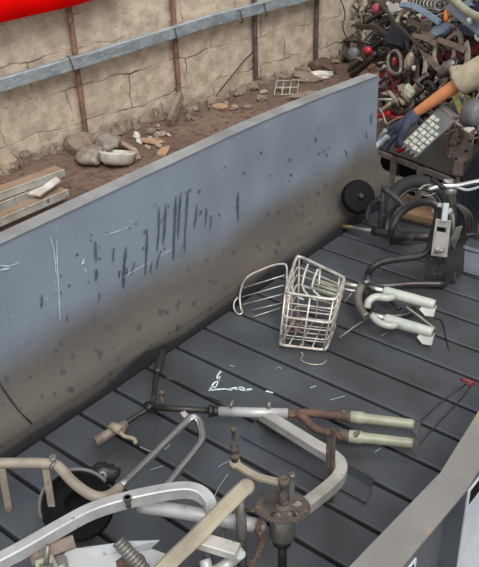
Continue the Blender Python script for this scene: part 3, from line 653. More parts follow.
m = MB()
for i in range(4):
    a0, a1, b0, b1 = RM[i], RM[(i + 1) % 4], BT[i], BT[(i + 1) % 4]
    for t in ((0.03, 0.35, 0.68) if i % 2 == 0 else (0.05, 0.5, 0.9)): m.tube([a0.lerp(a1, t), a0.lerp(a1, t).lerp(b0.lerp(b1, t), 0.55), b0.lerp(b1, t)], 0.0052, 6)
for t in (0.25, 0.5, 0.75): m.tube([BT[0].lerp(BT[1], t), BT[3].lerp(BT[2], t)], 0.0036, 6)
for t in (0.2, 0.45, 0.7): m.tube([BT[0].lerp(BT[3], t), BT[1].lerp(BT[2], t)], 0.0036, 6)
m.build('upright_wire', 'wire', T)
m = MB()
for x in (290, 302, 312): m.tube(px([(x + 6, 258 + (x - 290) * 0.5, .27), (x, 284 + (x - 290) * 0.1, .2), (x + 7, 296, .19), (x + 14, 300, .18)]), 0.006, 6, 2)
m.build('bent_wire', 'white', T)
m = MB()
for y0 in (279, 284, 288): m.tube(px([(313, y0, .2), (342, y0 + 9, .2)]), 0.008, 6)
m.build('wood_slat', 'cream', T)
m = MB(); m.bar(px([(299, 315, .14), (297, 332, .09)]), 0.028, 0.006, up=FW); m.build('rust_plate', 'rust', T)
m = MB(); hoop = px([(241, 311, .01), (240, 295, .07), (245, 280, .15), (256, 272, .19), (284, 264, .24), (287, 275, .21), (286, 296, .14)])
m.tube(hoop, 0.0055, 8, 5)
for (a, b) in (((243, 288, .11), (285, 275, .2)), ((242, 297, .07), (284, 285, .16)), ((241, 305, .035), (283, 294, .11)), ((252, 310, .02), (282, 303, .06)), ((253, 317, .006), (280, 308, .03))): m.tube(px([a, b]), 0.0035, 6)
m.tube(px([(238, 297, .05), (234, 303, .03), (235, 311, .01), (241, 314, .01), (242, 308, .02)]), 0.005, 6, 4)
m.build('side_panel', 'wire', T)
m = MB(); m.tube(px([(301, 352, .01), (303, 355, .006), (301, 360, .006), (310, 364, .006), (322, 364, .006), (327, 360, .006)]), 0.0025, 5, 4); m.build('loose_wire', 'wire', T)

# ---- white fork
T = thing('front_fork', 'white front fork with curved braces beside the wire basket', 'bike fork', at(400, 320, 0))
for a, b in (((383, 291.5, .115), (435, 305, .10)), ((384, 319, .07), (433, 333, .06))):
    A, Bp = at(*a), at(*b); d = Bp - A; L_ = d.length
    m = MB(); m.lathe(A, d, [(0.02, 0), (0.027, 0.006), (0.029, 0.02), (0.028, L_ * 0.6), (0.026, L_ - 0.02), (0.024, L_)], 18); lg = m.build('fork_leg', 'white', T)
    e_ = Bp + d.normalized() * 0.0; m = MB(); m.plate([e_ - d.normalized() * 0.05 + V((0, 0, -.01)), e_ + d.normalized() * 0.008 + V((0.0, 0, 0)), e_ + V((0.02, -0.045, -.04)), e_ - d.normalized() * 0.02 + V((0.0, -0.05, -.045)), e_ - d.normalized() * 0.06 + V((0.0, -0.03, -.03))], 0.014); m.build('axle_lug', 'white', lg)
    m = MB(); m.lathe(Bp, d, [(0.022, 0.0), (0.018, 0.004), (0.01, 0.004)], 14); m.build('end_cap', 'rust', lg)
for P in ([(368, 287, .11), (384, 291.5, .115)], [(371, 314, .075), (386, 319.5, .07)]): m = MB(); m.tube(px(P), 0.017, 12); m.build('stanchion', 'chrome', T)
m = MB(); m.tube(px([(367, 308, .09), (369, 301, .12), (376, 297, .13), (386, 298, .13), (393, 297, .12)]), 0.0185, 12, 4); m.tube(px([(372, 316, .09), (380, 323, .09), (390, 326, .085), (396, 325, .075)]), 0.0165, 12, 4); m.build('brace_tube', 'white', T)
m = MB(); m.tube(px([(361, 286, .12), (358, 297, .1), (361, 310, .08), (367, 317, .07)]), 0.021, 12, 4); m.tube(px([(364, 283, .13), (369, 281, .13)]), 0.012, 8); m.build('fork_crown', 'greysteel', T)
m = MB(); m.tube(px([(340, 283, .12), (362, 287, .12)]), 0.011, 10); m.tube(px([(338, 288, .12), (360, 292, .11)]), 0.006, 8); m.build('steerer', 'wire', T)
for P in ([(366, 319, .05), (354, 327, .03), (339, 338, .012)], [(360, 282, .13), (352, 293, .1), (344, 302, .07)]): m = MB(); m.tube(px(P), 0.005, 6); m.build('stay_rod', 'greysteel', T)
m = MB(); m.tube(px([(406, 307, .09), (420, 317, .08), (435, 329, .07)]), 0.006, 6, 3); m.build('cable', 'tan', T)

# ---- dark scooter frame
T = thing('scooter_frame', 'dark tubular scooter frame with slotted head plate at the conveyor end', 'scooter frame', at(410, 280, 0))
m = MB(); r = 0.019
m.tube(px([(445, 284, .03), (410, 284, .03), (384, 286, .03), (371, 283, .03), (368, 276, .05), (372, 268, .1), (382, 262, .13), (405, 258, .16), (420, 256, .18), (428, 251, .21), (432, 240, .27), (436, 222, .37), (438, 209, .44), (434, 203, .47), (424, 202, .46), (411, 206, .41), (400, 214, .36), (393, 226, .3), (391, 234, .25)]), r, 12, 5)
m.build('main_tube', 'darksteel', T)
m = MB(); m.tube(px([(372, 287, .03), (400, 309, .03)]), 0.01, 6); m.tube(px([(366, 284, .03), (368, 303, .03), (376, 312, .03), (392, 316, .03), (408, 314, .03), (414, 309, .03)]), 0.016, 10, 4); m.build('foot_hoop', 'darksteel', T)
m = MB(); m.tube(px([(374, 231, .1), (395, 235, .14), (430, 237, .19)]), 0.025, 12, 3); m.tube(px([(391, 243, .08), (401, 239, .13), (412, 237, .18)]), 0.014, 10, 2); m.build('cross_tube', 'darksteel', T)
m = MB(); m.tube(px([(384, 187, .36), (383, 205, .25), (380, 234, .1)]), 0.018, 12); m.tube(px([(383, 188, .36), (396, 198, .33), (404, 207, .3), (401, 212, .28)]), 0.016, 10, 3); m.tube(px([(382, 199, .29), (372, 204, .24), (368, 212, .19), (367, 222, .13)]), 0.014, 10, 4)
m.tube(px([(386, 233, .12), (389, 217, .2), (397, 206, .28), (406, 202, .32)]), 0.013, 10, 4); m.build('rear_stay', 'darksteel', T)
m = MB(); m.tube(px([(341, 226.5, .03), (352, 228, .05), (376, 231.5, .1)]), 0.0125, 10); m.build('peg', 'greysteel', T)
m = MB(); m.tube(px([(340, 226, .03), (354, 228.2, .052)]), 0.0145, 10); m.build('peg_tip', 'brass', T)
pl = [at(431, 255, .22), at(447, 257, .22), at(451, 221, .42), at(436, 219, .42)]
m = MB()
slot = [at(437, 226, .38), at(446.5, 227.5, .378), at(446, 233, .352), at(436.5, 231.5, .355)]
for i in range(4): m.plate([pl[(i + 3) % 4], pl[i], slot[[3, 2, 1, 0][i]], slot[[3, 2, 1, 0][(i + 3) % 4]]], 0.008)
m.build('head_plate', 'alu', T)
m = MB(); m.plate([q + FW * 0.03 for q in slot], 0.004); m.build('slot', 'slot', T)
m = MB(); P4 = px([(425, 256, .2), (447, 258, .2), (446, 285, .02), (424, 284, .02)]); bk = [q + V((0.02, 0.16, 0)) for q in P4]
m.add(P4 + bk, [[0, 3, 2, 1], [4, 5, 6, 7], [0, 1, 5, 4], [1, 2, 6, 5], [2, 3, 7, 6], [3, 0, 4, 7]]); m.build('foot_box', 'darksteel', T)
m = MB(); a = at(437, 250, .25); m.tube([a, a - FW * 0.03], 0.014, 8); a = at(441, 252, .25); m.tube(px([(435, 252, .25), (444, 250, .27)]), 0.01, 8); m.build('bolt', 'greysteel', T)
m = MB(); m.bar(px([(446, 203, .5), (444, 221, .42)]), 0.03, 0.02, up=FW); m.bar(px([(438, 205, .47), (447, 207, .47)]), 0.022, 0.02, up=FW); m.tube(px([(444, 214, .45), (451, 210, .46)]), 0.014, 8); m.build('white_clamp', 'greyblue', T)
m = MB(); m.tube(px([(433, 210, .42), (437, 211, .42)]), 0.024, 10); m.build('band', 'tan', T)
# ---- steering head with levers
T = thing('steering_head', 'chrome steering head with brake levers and cable loops by the trousers', 'bike part', at(450, 250, 0))
m = MB(); m.lathe(at(452, 208, .42), at(449, 182, .55) - at(452, 208, .42), [(0.026, 0), (0.026, 0.07), (0.034, 0.075), (0.034, 0.1), (0.022, 0.11), (0.022, 0.15)], 14); m.build('stem', 'greysteel', T)
m = MB(); m.tube(px([(428, 190, .52), (441, 186, .54), (455, 186, .54), (470, 183, .54), (485, 180, .54)]), 0.014, 10, 4); m.build('handlebar', 'chrome', T)
m = MB(); m.tube(px([(419, 190, .52), (424, 186, .53), (432, 185, .53), (441, 189, .52)]), 0.0065, 8, 4); m.tube(px([(420, 194, .5), (427, 196, .5), (436, 193, .51)]), 0.0045, 6, 3); m.build('brake_lever', 'greysteel', T)
m = MB(); m.tube(px([(432, 179, .56), (438, 184, .55), (444, 188, .54)]), 0.013, 8, 3); m.build('brake_lever', 'blackmetal', T)
m = MB(); m.tube(px([(456, 187, .56), (468, 190, .55), (486, 184, .55)]), 0.007, 8, 3); m.tube(px([(444, 180, .57), (449, 183, .56)]), 0.009, 8); m.build('clutch_lever', 'greyblue', T)
m = MB()
for dx in (0, 3, 6): m.tube(px([(455 + dx * .4, 204, .45), (464 + dx, 214, .4), (466 + dx, 228, .32), (460 + dx, 240, .24), (456 + dx * .4, 250, .18), (457, 266, .06)]), 0.009, 8, 5)
m.tube(px([(466, 235, .3), (474, 234, .3), (484, 238, .3)]), 0.005, 6, 3); m.build('cable_bundle', 'darksteel', T)
m = MB(); m.plate(px([(450, 240, .3), (456, 228, .36), (462, 226, .37), (458, 238, .3), (453, 248, .24)]), 0.01); m.tube(px([(452, 214, .42), (453, 236, .26), (454, 282, .01)]), 0.012, 8); m.build('fork_stay', 'greysteel', T)
# ---- dark disc, tyre, plates near the end of the bed
ax = V((0.72, -0.42, 0.55)).normalized(); c = atx(358, 197, 0.06); m = MB()
T = thing('wheel_hub', 'black round wheel hub leaning against the far end of the side panel', 'wheel', atx(359, 197, 0.075) - V((0, 0, .1)))
m.lathe(c, ax, [(0.05, -0.03), (0.085, -0.03), (0.098, -0.02), (0.1, 0), (0.098, 0.02), (0.085, 0.026), (0.05, 0.02), (0.03, 0.024), (0.012, 0.03)], 28); m.build('rim', 'slot', T)
m = MB(); m.cyl(c, c + ax * 0.05, 0.014); m.build('axle', 'blackmetal', T)
c = at(419, 214, .13); ax = V((0.55, -0.45, 0.45)).normalized(); uu = ax.orthogonal().normalized(); vv = ax.cross(uu)
T = thing('spare_wheel', 'black tyred bike wheel lying behind the dark scooter frame', 'wheel', (c.x, c.y, 0))
m = MB(); m.tube([c + (uu * math.cos(a) + vv * math.sin(a)) * 0.19 for a in [2 * math.pi * k / 36 for k in range(36)]], 0.04, 10, closed=True); m.build('tread', 'tyre', T)
m = MB(); m.tube([c + (uu * math.cos(a) + vv * math.sin(a)) * 0.15 for a in [2 * math.pi * k / 36 for k in range(36)]], 0.012, 8, closed=True); m.build('wheel_rim', 'blackmetal', T)
m = MB(); m.plate(px([(395, 213, .06), (430, 221, .06), (452, 226, .06), (455, 216, .06), (420, 207, .06), (398, 203, .06)]), 0.03)
tag(m.build('wood_plank', 'plank'), 'dusty brown plank behind the dark scooter frame', 'plank')
m = MB(); m.plate(px([(390, 203, .1), (398, 199, .12), (403, 206, .1), (395, 210, .08)]), 0.02); m.plate(px([(384, 196, .16), (394, 194, .2), (400, 199, .16), (392, 203, .12)]), 0.01)
tag(m.build('plastic_scrap', 'greyblue'), 'crumpled pale grey plastic piece among the dark scooter frame stays', 'plastic piece')
m = MB(); m.plate(px([(450, 268, .006), (500, 282, .006), (500, 258, .11), (456, 245, .11)]), 0.008); m.bar(px([(455, 245, .112), (500, 257, .112)]), 0.03, 0.008)
tag(m.build('edge_plate', 'bluegrey'), 'blue grey steel plate standing on the slats below the trousers', 'steel plate')
m = MB(); m.tube(px([(434, 318, .005), (441, 320, .004), (446, 338, .004), (449, 350, .004)]), 0.003, 5, 3)
tag(m.build('black_string', 'black'), 'thin black cord lying on the slats right of the white fork', 'cord')

#@@END
# ================================================================== loading table behind the bed
T = thing('work_table', 'grey steel table behind the conveyor end under the gloved hand', 'table', (0, 5.05, GZ))
a, b = at(372, 147, .05), at(456, 179, .05); d = (b - a).normalized(); back = V((-d.y, d.x, 0)); back = back if back.y > 0 else -back
m = MB(); m.plate([a - d * 0.1, b, b + back * 0.55, a + back * 0.55 - d * 0.1], 0.03, (0, 0, 1)); m.build('tabletop', 'blackmetal', T)  # near-black colour paints in the shadows lying on the grey top
m = MB(); m.bar([a - d * 0.1 - V((0, 0, .02)), b - V((0, 0, .02))], 0.03, 0.04, ch=0.1); m.build('edge_beam', 'greysteel', T)
m = MB(); z = -0.17; m.bar([a - d * 0.1 + V((0, 0, z)), b + V((0, 0, z))], 0.04, 0.06, ch=0.1); m.build('lower_rail', 'cream', T)
for s in (0.3, 0.62, 0.98):
    q = a.lerp(b, s); m = MB(); m.box((q.x, q.y, -0.27), (0.05, 0.05, 0.64)); m.build('leg', 'greysteel', T)
    q = a.lerp(b, s) + back * 0.5; m = MB(); m.box((q.x, q.y, -0.29), (0.05, 0.05, 0.6)); m.build('leg', 'greysteel', T)
m = MB(); q = a.lerp(b, 0.5) + back * 0.3; m.plate([a + back * 0.1 + V((0, 0, -.3)), b + back * 0.1 + V((0, 0, -.3)), b + back * 0.1 + V((0, 0, -.02)), a + back * 0.1 + V((0, 0, -.02))], 0.01); m.build('gap_shade', 'slot', T)  # black sheet added for the shade in the gap below the tabletop

# ================================================================== worker
def skin(name, chains, radii, mname, parent, lvl=2, root=0):
    vs = []; es = []; rs = []
    for P, R in zip(chains, radii):
        for i, (p, r) in enumerate(zip(P, R)):
            if isinstance(p, int): prev = p; continue
            vs.append(V(p)); rs.append(r)
            if i > 0: es.append((prev, len(vs) - 1))
            prev = len(vs) - 1
    org = ORG[parent.name]; me = bpy.data.meshes.new(name); me.from_pydata([q - org for q in vs], es, []); me.materials.append(M[mname])
    o = bpy.data.objects.new(name, me); COL.objects.link(o); o.parent = parent; ORG[o.name] = org
    md = o.modifiers.new('skin', 'SKIN'); md.use_smooth_shade = True
    for i, r in enumerate(rs):
        sv = me.skin_vertices[0].data[i]; rr = r if isinstance(r, tuple) else (r, r); sv.radius = rr; sv.use_root = (i == root)
    ss = o.modifiers.new('sub', 'SUBSURF'); ss.levels = lvl; ss.render_levels = lvl
    return o
YH = 4.75
el = aty(459, 83, YH + 0.05); wr = aty(413, 115, YH - 0.05); sh = el + V((0.22, 0.06, 0.16))
pel = V((0.54, 4.62, 0.33)); che = V((0.82, 4.8, 0.72)); nk = V((0.79, 4.82, 0.9))
T = thing('person', 'person in a beige shirt and navy trousers reaching with a gloved hand', 'person', (pel.x, pel.y, GZ))
kn = V((0.41, 4.5, -0.1)); an = V((0.46, 4.54, -0.52)); kn2 = V((0.66, 4.76, -0.1)); an2 = V((0.72, 4.78, -0.52))
sh2 = che + V((-0.02, 0.2, 0.08)); el2 = sh2 + V((-0.15, 0.06, -0.27)); wr2 = el2 + V((-0.2, -0.02, -0.12))
body = skin('body', [
    [pel, pel.lerp(che, 0.5), che, nk, nk + V((-0.03, 0, 0.09)), nk + V((-0.05, 0, 0.19)), nk + V((-0.04, 0, 0.28))],
    [2, sh, el, el.lerp(wr, 0.35), wr], [2, sh2, el2, el2.lerp(wr2, 0.3), wr2, wr2 + V((-0.09, 0, -0.03))],
    [0, kn, kn.lerp(an, 0.3), an, an + V((-0.13, -0.01, -0.05))], [0, kn2, kn2.lerp(an2, 0.3), an2, an2 + V((-0.13, -0.01, -0.05))]],
    [[(0.14, 0.12), (0.135, 0.115), (0.15, 0.12), 0.06, 0.07, 0.1, 0.085], [0, 0.055, 0.046, 0.044, 0.032], [0, 0.055, 0.045, 0.042, 0.03, 0.04],
     [0, 0.06, 0.055, 0.04, 0.04], [0, 0.06, 0.055, 0.04, 0.04]], 'skin', T)
skin('shirt', [[pel.lerp(che, 0.4), pel.lerp(che, 0.65), che, nk + V((0, 0, -.06))], [2, sh, sh.lerp(el, 0.6), sh.lerp(el, 1.0), el.lerp(wr, 0.05)], [2, sh2, sh2.lerp(el2, 0.8)]],
     [[(0.17, 0.15), (0.16, 0.145), (0.175, 0.15), 0.09], [0, 0.11, 0.1, 0.092, 0.09], [0, 0.085, 0.075]], 'shirt', T)
skin('trousers', [[pel + V((0.04, 0, 0.1)), pel + V((0, 0, -.05))], [1, kn + V((0, 0, .02)), kn.lerp(an, 0.5), an + V((0, 0, .03))], [1, kn2 + V((0, 0, .02)), kn2.lerp(an2, 0.5), an2 + V((0, 0, .03))]],
     [[(0.18, 0.165), (0.17, 0.16)], [0, 0.105, 0.095, 0.085], [0, 0.105, 0.095, 0.085]], 'navy', T)
hd = nk + V((-0.05, 0, 0.2))
m = MB(); m.blob(hd + V((0.025, 0, 0.055)), (0.1, 0.092, 0.09), amp=0.06, n=10, sm=True); m.build('hair', 'hair', T)
m = MB(); m.blob(hd + V((-0.108, 0, -0.005)), (0.02, 0.013, 0.022), amp=0.02, n=6, sm=True); m.blob(hd + V((0, 0.098, -0.005)), (0.018, 0.012, 0.03), n=6, sm=True); m.blob(hd + V((0, -0.098, -0.005)), (0.018, 0.012, 0.03), n=6, sm=True); m.build('nose_and_ears', 'skin', T)
m = MB()
for s in (-1, 1): m.blob(hd + V((-0.092, 0.034 * s, 0.018)), (0.008, 0.012, 0.007), n=5, sm=True)
m.blob(hd + V((-0.094, 0, -0.05)), (0.008, 0.022, 0.005), n=5, sm=True); m.build('eyes_and_mouth', 'black', T)
for q in (an, an2): m = MB(); m.blob(q + V((-0.07, -0.005, -0.055)), (0.14, 0.055, 0.045), amp=0.05, n=8, sm=True); m.build('shoe', 'black', T)
# glove on the visible hand: cuff, palm, four fingers, thumb
def hp(x, y, dy=0.0): return aty(x, y, YH - 0.06 + dy)
cuff = wr + (el - wr).normalized() * 0.045; palm = hp(403, 125); kA = hp(393, 128, 0.03); 
gl = skin('glove', [[cuff, wr, palm],
    [2, hp(396, 127, 0.03), hp(388, 130, 0.03), hp(381, 137, 0.02), hp(377, 145, 0.01)],
    [2, hp(397, 131, 0.0), hp(389, 136, 0.0), hp(383, 143, -0.01), hp(379, 149, -0.01)],
    [2, hp(399, 134, -0.03), hp(393, 139, -0.03), hp(388, 146, -0.03), hp(386, 152, -0.03)],
    [2, hp(402, 136, -0.05), hp(398, 142, -0.05), hp(395, 148, -0.05)],
    [1, hp(405, 130, -0.07), hp(400, 139, -0.09), hp(401, 147, -0.09)]],
    [[0.05, 0.046, (0.06, 0.042)], [0, 0.027, 0.022, 0.019, 0.015], [0, 0.027, 0.022, 0.019, 0.015], [0, 0.025, 0.02, 0.018, 0.014], [0, 0.022, 0.018, 0.014], [0, 0.027, 0.021, 0.017]], 'glove', T)
gl['label'] = 'dark navy work glove'
m = MB()
for (A, Bp) in (((386, 130), (378, 144)), ((390, 136), (380, 148))): m.tube([hp(*A, -0.02), hp((A[0] + Bp[0]) / 2 - 1, (A[1] + Bp[1]) / 2 - 1, -0.025), hp(*Bp, -0.015)], 0.016, 8, 3)
m.build('finger_coating', 'gloverub', T)
# second hand glove
skin('glove', [[wr2 + (el2 - wr2).normalized() * 0.05, wr2, wr2 + V((-0.07, 0, -0.02))]] + [[2, wr2 + V((-0.12, -0.04 + 0.027 * i, -0.03)), wr2 + V((-0.15, -0.04 + 0.027 * i, -0.05)), wr2 + V((-0.165, -0.04 + 0.027 * i, -0.075))] for i in range(4)] + [[1, wr2 + V((-0.05, -0.06, -0.03)), wr2 + V((-0.09, -0.07, -0.05))]],
     [[0.046, 0.04, (0.046, 0.03)]] + [[0, 0.016, 0.014, 0.011]] * 4 + [[0, 0.017, 0.013]], 'glove', T)

# ---- things on and around the table
YT = 4.72
def ty(P, Y=YT): return [aty(x, y, Y) for x, y in P]
T = thing('block_board', 'grey board printed with pale blocks held below the navy glove', 'board', aty(425, 150, YT))
Q = [aty(443, 104, 4.82), aty(460, 117, 4.82), aty(419, 156, 4.62)]; Q.append(Q[0] + Q[2] - Q[1])
m = MB(); m.plate(Q, 0.02); 
e0, e1 = Q[2], Q[3]
for i in range(4):
    a = e0.lerp(e1, i / 4); b = e0.lerp(e1, (i + 1) / 4); o_ = (Q[3] - Q[0]).normalized() * 0.035; m.plate([a, b, a.lerp(b, 0.5) + o_], 0.016, FW)
m.build('board', 'greyplastic', T)
nrm = (Q[1] - Q[0]).cross(Q[3] - Q[0]).normalized(); nrm = -nrm if nrm.dot(FW) > 0 else nrm
m = MB()
for i in range(7):
    for j in range(4):
        if (i, j) in ((0, 2), (0, 3), (1, 3)): continue
        s0, s1 = 0.26 + 0.105 * i, 0.26 + 0.105 * i + 0.085 - 0.02 * ((i + j) % 2); t0 = 0.05 + 0.23 * j; t1 = t0 + 0.185
        f = lambda s, t: Q[0].lerp(Q[3], s).lerp(Q[1].lerp(Q[2], s), t) + nrm * 0.013
        if s1 < 1: m.plate([f(s0, t0), f(s0, t1), f(s1, t1), f(s1, t0)], 0.004)
m.build('block_print', 'paleblock', T)
m = MB(); m.tube(ty([(439, 108), (447, 112), (452, 118), (461, 116)], 4.8), 0.012, 8, 3); m.build('dirty_edge', 'brownsteel', T)
m = MB(); m.tube([aty(373, 149, 4.62), aty(380, 143, 4.66), aty(388, 136, 4.68)], 0.022, 10, 3); m.lathe(aty(373, 149, 4.62), aty(373, 149, 4.62) - aty(380, 143, 4.66), [(0.022, 0), (0.03, 0.01), (0.03, 0.03), (0.018, 0.034)], 14)
tag(m.build('grip_bar', 'greyblue'), 'pale metal tube end gripped by the navy glove at the panel edge', 'tube')
m = MB(); m.tube([aty(404, 127, 4.72), aty(402, 140, 4.7), aty(400, 150, 4.68)], 0.017, 8, 3); m.tube([aty(398, 151, 4.68), aty(404, 148, 4.68)], 0.017, 8)
tag(m.build('red_lever', 'red'), 'red plastic lever hanging under the navy glove', 'lever')
T = thing('rusty_bracket', 'rusty perforated bracket plate hanging right of the table', 'bracket', aty(460, 175, 4.5))
m = MB(); YB = 4.5
m.plate(ty([(450, 130), (460, 128), (474, 136), (471, 158), (464, 162), (463, 176), (453, 174), (455, 160), (448, 156)], YB), 0.015); m.build('plate', 'brownsteel', T)
m = MB(); m.tube(ty([(454, 130), (449, 134), (447, 154), (451, 158)], YB - 0.02), 0.011, 8, 4); m.tube(ty([(459, 127), (461, 134), (458, 144)], YB - 0.02), 0.01, 8, 3); m.tube(ty([(446, 143), (458, 146)], YB - 0.02), 0.008, 6); m.build('loop_rod', 'rust', T)
m = MB()
for x, y in ((459, 137), (470, 141), (456, 159), (466, 151)): p = aty(x, y, YB - 0.01); m.tube([p, p - FW * 0.004], 0.009, 8)
m.build('hole', 'slot', T)
m = MB(); m.tube([aty(458, 177, YB), aty(458, 215, YB + 0.02)], 0.015, 8); m.build('stem', 'rustdark', T)
m = MB(); c = aty(473, 113, 4.4); m.blob(c, (0.07, 0.09, 0.085), eul(0.2, 0.5, 0.4), 0.12, 4, 10, sm=True)
m.tube([c + V((0.02, 0, 0)), c + V((0.12, 0.0, -0.2)), c + V((0.2, -0.1, -0.5)), c + V((0.2, -0.1, -1.1))], 0.03, 8)
tag(m.build('saddle_nose', 'greyplastic'), 'rounded grey saddle nose at the right edge above the rusty bracket', 'saddle')
m = MB(); m.bar(ty([(455, 97), (462, 114)], 4.95), 0.04, 0.012, up=FW); m.bar(ty([(462, 114), (468, 96)], 4.95), 0.03, 0.012, up=FW); m.bar(ty([(453, 98), (461, 94)], 4.95), 0.02, 0.01, up=FW)
tag(m.build('vee_bracket', 'yellow'), 'yellow green V-shaped bracket behind the forearm', 'bracket')
m = MB(); m.plate(ty([(444, 108), (458, 116), (479, 128), (490, 110), (460, 96)], 5.1), 0.03); tag(m.build('dark_cover', 'greyplastic'), 'dark grey plastic cover behind the pale block panel', 'cover')

#@@YARD
# ================================================================== along the wall and on the dirt
def gnd(x, y):
    z = GZ
    for _ in range(4): p = at(x, y, z); z = gz(p.x, p.y)
    return at(x, y, z)
# steel channels stacked at the left
chn = [((64, 170), (-30, 204), -.37, 'top dusty channel of the stack by the wall at left', 0.13),
       ((57, 181), (-30, 216), -.44, 'middle channel of the stack, its pale broken end showing', 0.1),
       ((68, 190), (-30, 232), -.47, 'lowest pale channel of the stack, nearest the blue panel', 0.11)]
for i, (a, b, z, lab, wd) in enumerate(chn):
    A, Bq = at(*a, z), at(*b, z); d = (Bq - A).normalized(); sd = V((-d.y, d.x, 0)); sd = sd if sd.x > 0 else -sd
    T = thing('steel_channel', lab, 'steel profile', V((A.x, A.y, z - 0.05)), 'steel channels stacked by the wall')
    m = MB(); m.bar([A - sd * wd / 2, Bq - sd * wd / 2], wd, 0.006, ch=0.1); m.build('web', 'channelbrown', T)
    m = MB(); m.bar([A - V((0, 0, 0.03)), Bq - V((0, 0, 0.03))], 0.008, 0.058, ch=0.1); m.bar([A + V((0, 0, 0.002)), Bq + V((0, 0, 0.002))], 0.014, 0.008); m.build('flange', 'channel', T)
m = MB(); m.plate([at(42, 187, -.4), at(56, 177, -.4), at(61, 181, -.4), at(40, 196, -.42), at(28, 194, -.43)], 0.012)
tag(m.build('torn_sheet', 'whitecloth'), 'torn pale sheet scrap between the stacked steel channels', 'sheet')
for i, (x, y) in enumerate(((20, 205), (-15, 216))):
    m = MB(); c = gnd(x, y); m.box(c + V((-.25, 0.1, 0.03)), (0.6, 0.08, 0.07), eul(0, 0, 0.5)); tag(m.build('wood_block', 'plank'), ['wooden block under the right end of the channel stack', 'wooden block under the left end of the channel stack'][i], 'block', 'blocks under the channels')
# white ring and grey bag
c = gnd(117, 165)
T = thing('plastic_basin', 'broken white plastic basin lying on the dirt beside the grey bag', 'basin', c)
m = MB(); ax = V((0.35, -0.25, 0.9)).normalized(); uu = ax.orthogonal().normalized(); vv = ax.cross(uu)
ax = V((-0.12, 0.3, 1)).normalized(); m.lathe(c + V((0, 0, 0.01)), ax, [(0.12, 0), (0.15, 0.03), (0.16, 0.09), (0.17, 0.11), (0.155, 0.114), (0.14, 0.05), (0.1, 0.015)], 28); m.build('bowl', 'whitecloth', T)
m = MB(); m.blob(gnd(91, 163) + V((0, 0, 0.07)), (0.15, 0.12, 0.09), amp=0.22, seed=5, n=12, sm=True, fr=2); m.blob(gnd(108, 154) + V((0, 0, 0.13)), (0.15, 0.13, 0.08), amp=0.25, seed=8, n=12, sm=True, fr=2)
tag(m.build('plastic_bag', 'bag'), 'crumpled grey plastic bag against the white basin near the wall', 'bag')
m = MB(); m.plate([gnd(118, 146) + V((0, 0, .08)), gnd(137, 153) + V((0, 0, .04)), gnd(140, 158) + V((0, 0, .02)), gnd(120, 152) + V((0, 0, .1))], 0.01); tag(m.build('card_strip', 'stone'), 'pale grey strip sticking out behind the white basin', 'strip')
# wire grid
m = MB(); r = 0.006
G = [gnd(274, 97), gnd(277, 88), gnd(299, 87), gnd(297, 96)]
for g_ in G: g_.z += 0.02
G[1].z += .06; G[2].z += .06
m.tube(G, r, 6, closed=True)
for t in (0.33, 0.66): m.tube([G[0].lerp(G[3], t), G[1].lerp(G[2], t)], r, 6)
m.tube([G[0].lerp(G[1], .5), G[3].lerp(G[2], .5)], r, 6)
tag(m.build('wire_grid', 'white'), 'white wire grid lying on the dirt below the third wall post', 'grid')
def scrap(name, lab, cat, x, y, size, mm, rot=(0, 0, 0), kind='blob', group=None, seed=0):
    p = gnd(x, y); m = MB(); p = p + WN * max(0, 0.08 + 1.3 * size[1] - (p - WA).dot(WN)); Rm = eul(*rot); lift = max(0.3 * min(size), 0.008)
    if kind == 'blob': m.blob(p + V((0, 0, size[2] * 0.6)), size, Rm, 0.3, seed, 6)
    else:
        n = rnd.randint(5, 7); poly = [p + V((0, 0, lift + 0.012)) + Rm @ V((size[0] * math.cos(6.28 * k / n) * rnd.uniform(.7, 1.1), size[1] * math.sin(6.28 * k / n) * rnd.uniform(.7, 1.1), 0)) for k in range(n)]
        m.plate(poly, 0.01)
    return tag(m.build(name, mm), lab, cat, group)
scrap('cloth_rag', 'reddish brown rag at the foot of the farthest wall post', 'rag', 315, 70, (.2, .12, .09), 'rust', seed=2)
scrap('plastic_scrap', 'white plastic scrap in front of the reddish rag', 'plastic piece', 319, 78, (.16, .06, .05), 'whitecloth', (0, 0, .9), seed=3)
scrap('mud_clod', 'dark mud clod left of the white plastic scrap', 'clod', 306, 81, (.2, .12, .06), 'footing', seed=4)
scrap('cardboard_piece', 'tan cardboard piece on the dirt beside the wall rubble, right of second post', 'cardboard', 220, 108, (.11, .07, .02), 'card', (0.2, 0, .3), 'plate')
scrap('cardboard_piece', 'crumpled tan paper on the dirt right of the white basin', 'cardboard', 153, 143, (.15, .07, .02), 'card', (0.15, 0.1, .7), 'plate')
scrap('cardboard_piece', 'small folded card close to the blue panel edge', 'cardboard', 164, 153, (.06, .09, .02), 'card', (0.4, 0, .2), 'plate')
scrap('tin_can', 'small whitish can on the dirt above the white basin', 'can', 137, 139, (.04, .035, .045), 'whitecloth', seed=7)
scrap('brick_piece', 'pale broken brick right of the white basin', 'brick', 133, 160, (.08, .05, .05), 'stone', seed=9)
scrap('stone', 'large pale boulder by the wall behind the channel stack', 'stone', 3, 168, (.11, .1, .1), 'stone', seed=11)
scrap('stone', 'broken stone slab leaning at the wall foot above the basin', 'stone', 78, 150, (.22, .13, .11), 'footing', seed=12)
scrap('dark_cable', 'dark rope end lying in the dirt behind the blue panel edge', 'rope', 318, 96, (.3, .06, .04), 'footing', (0, 0, .9), seed=14)
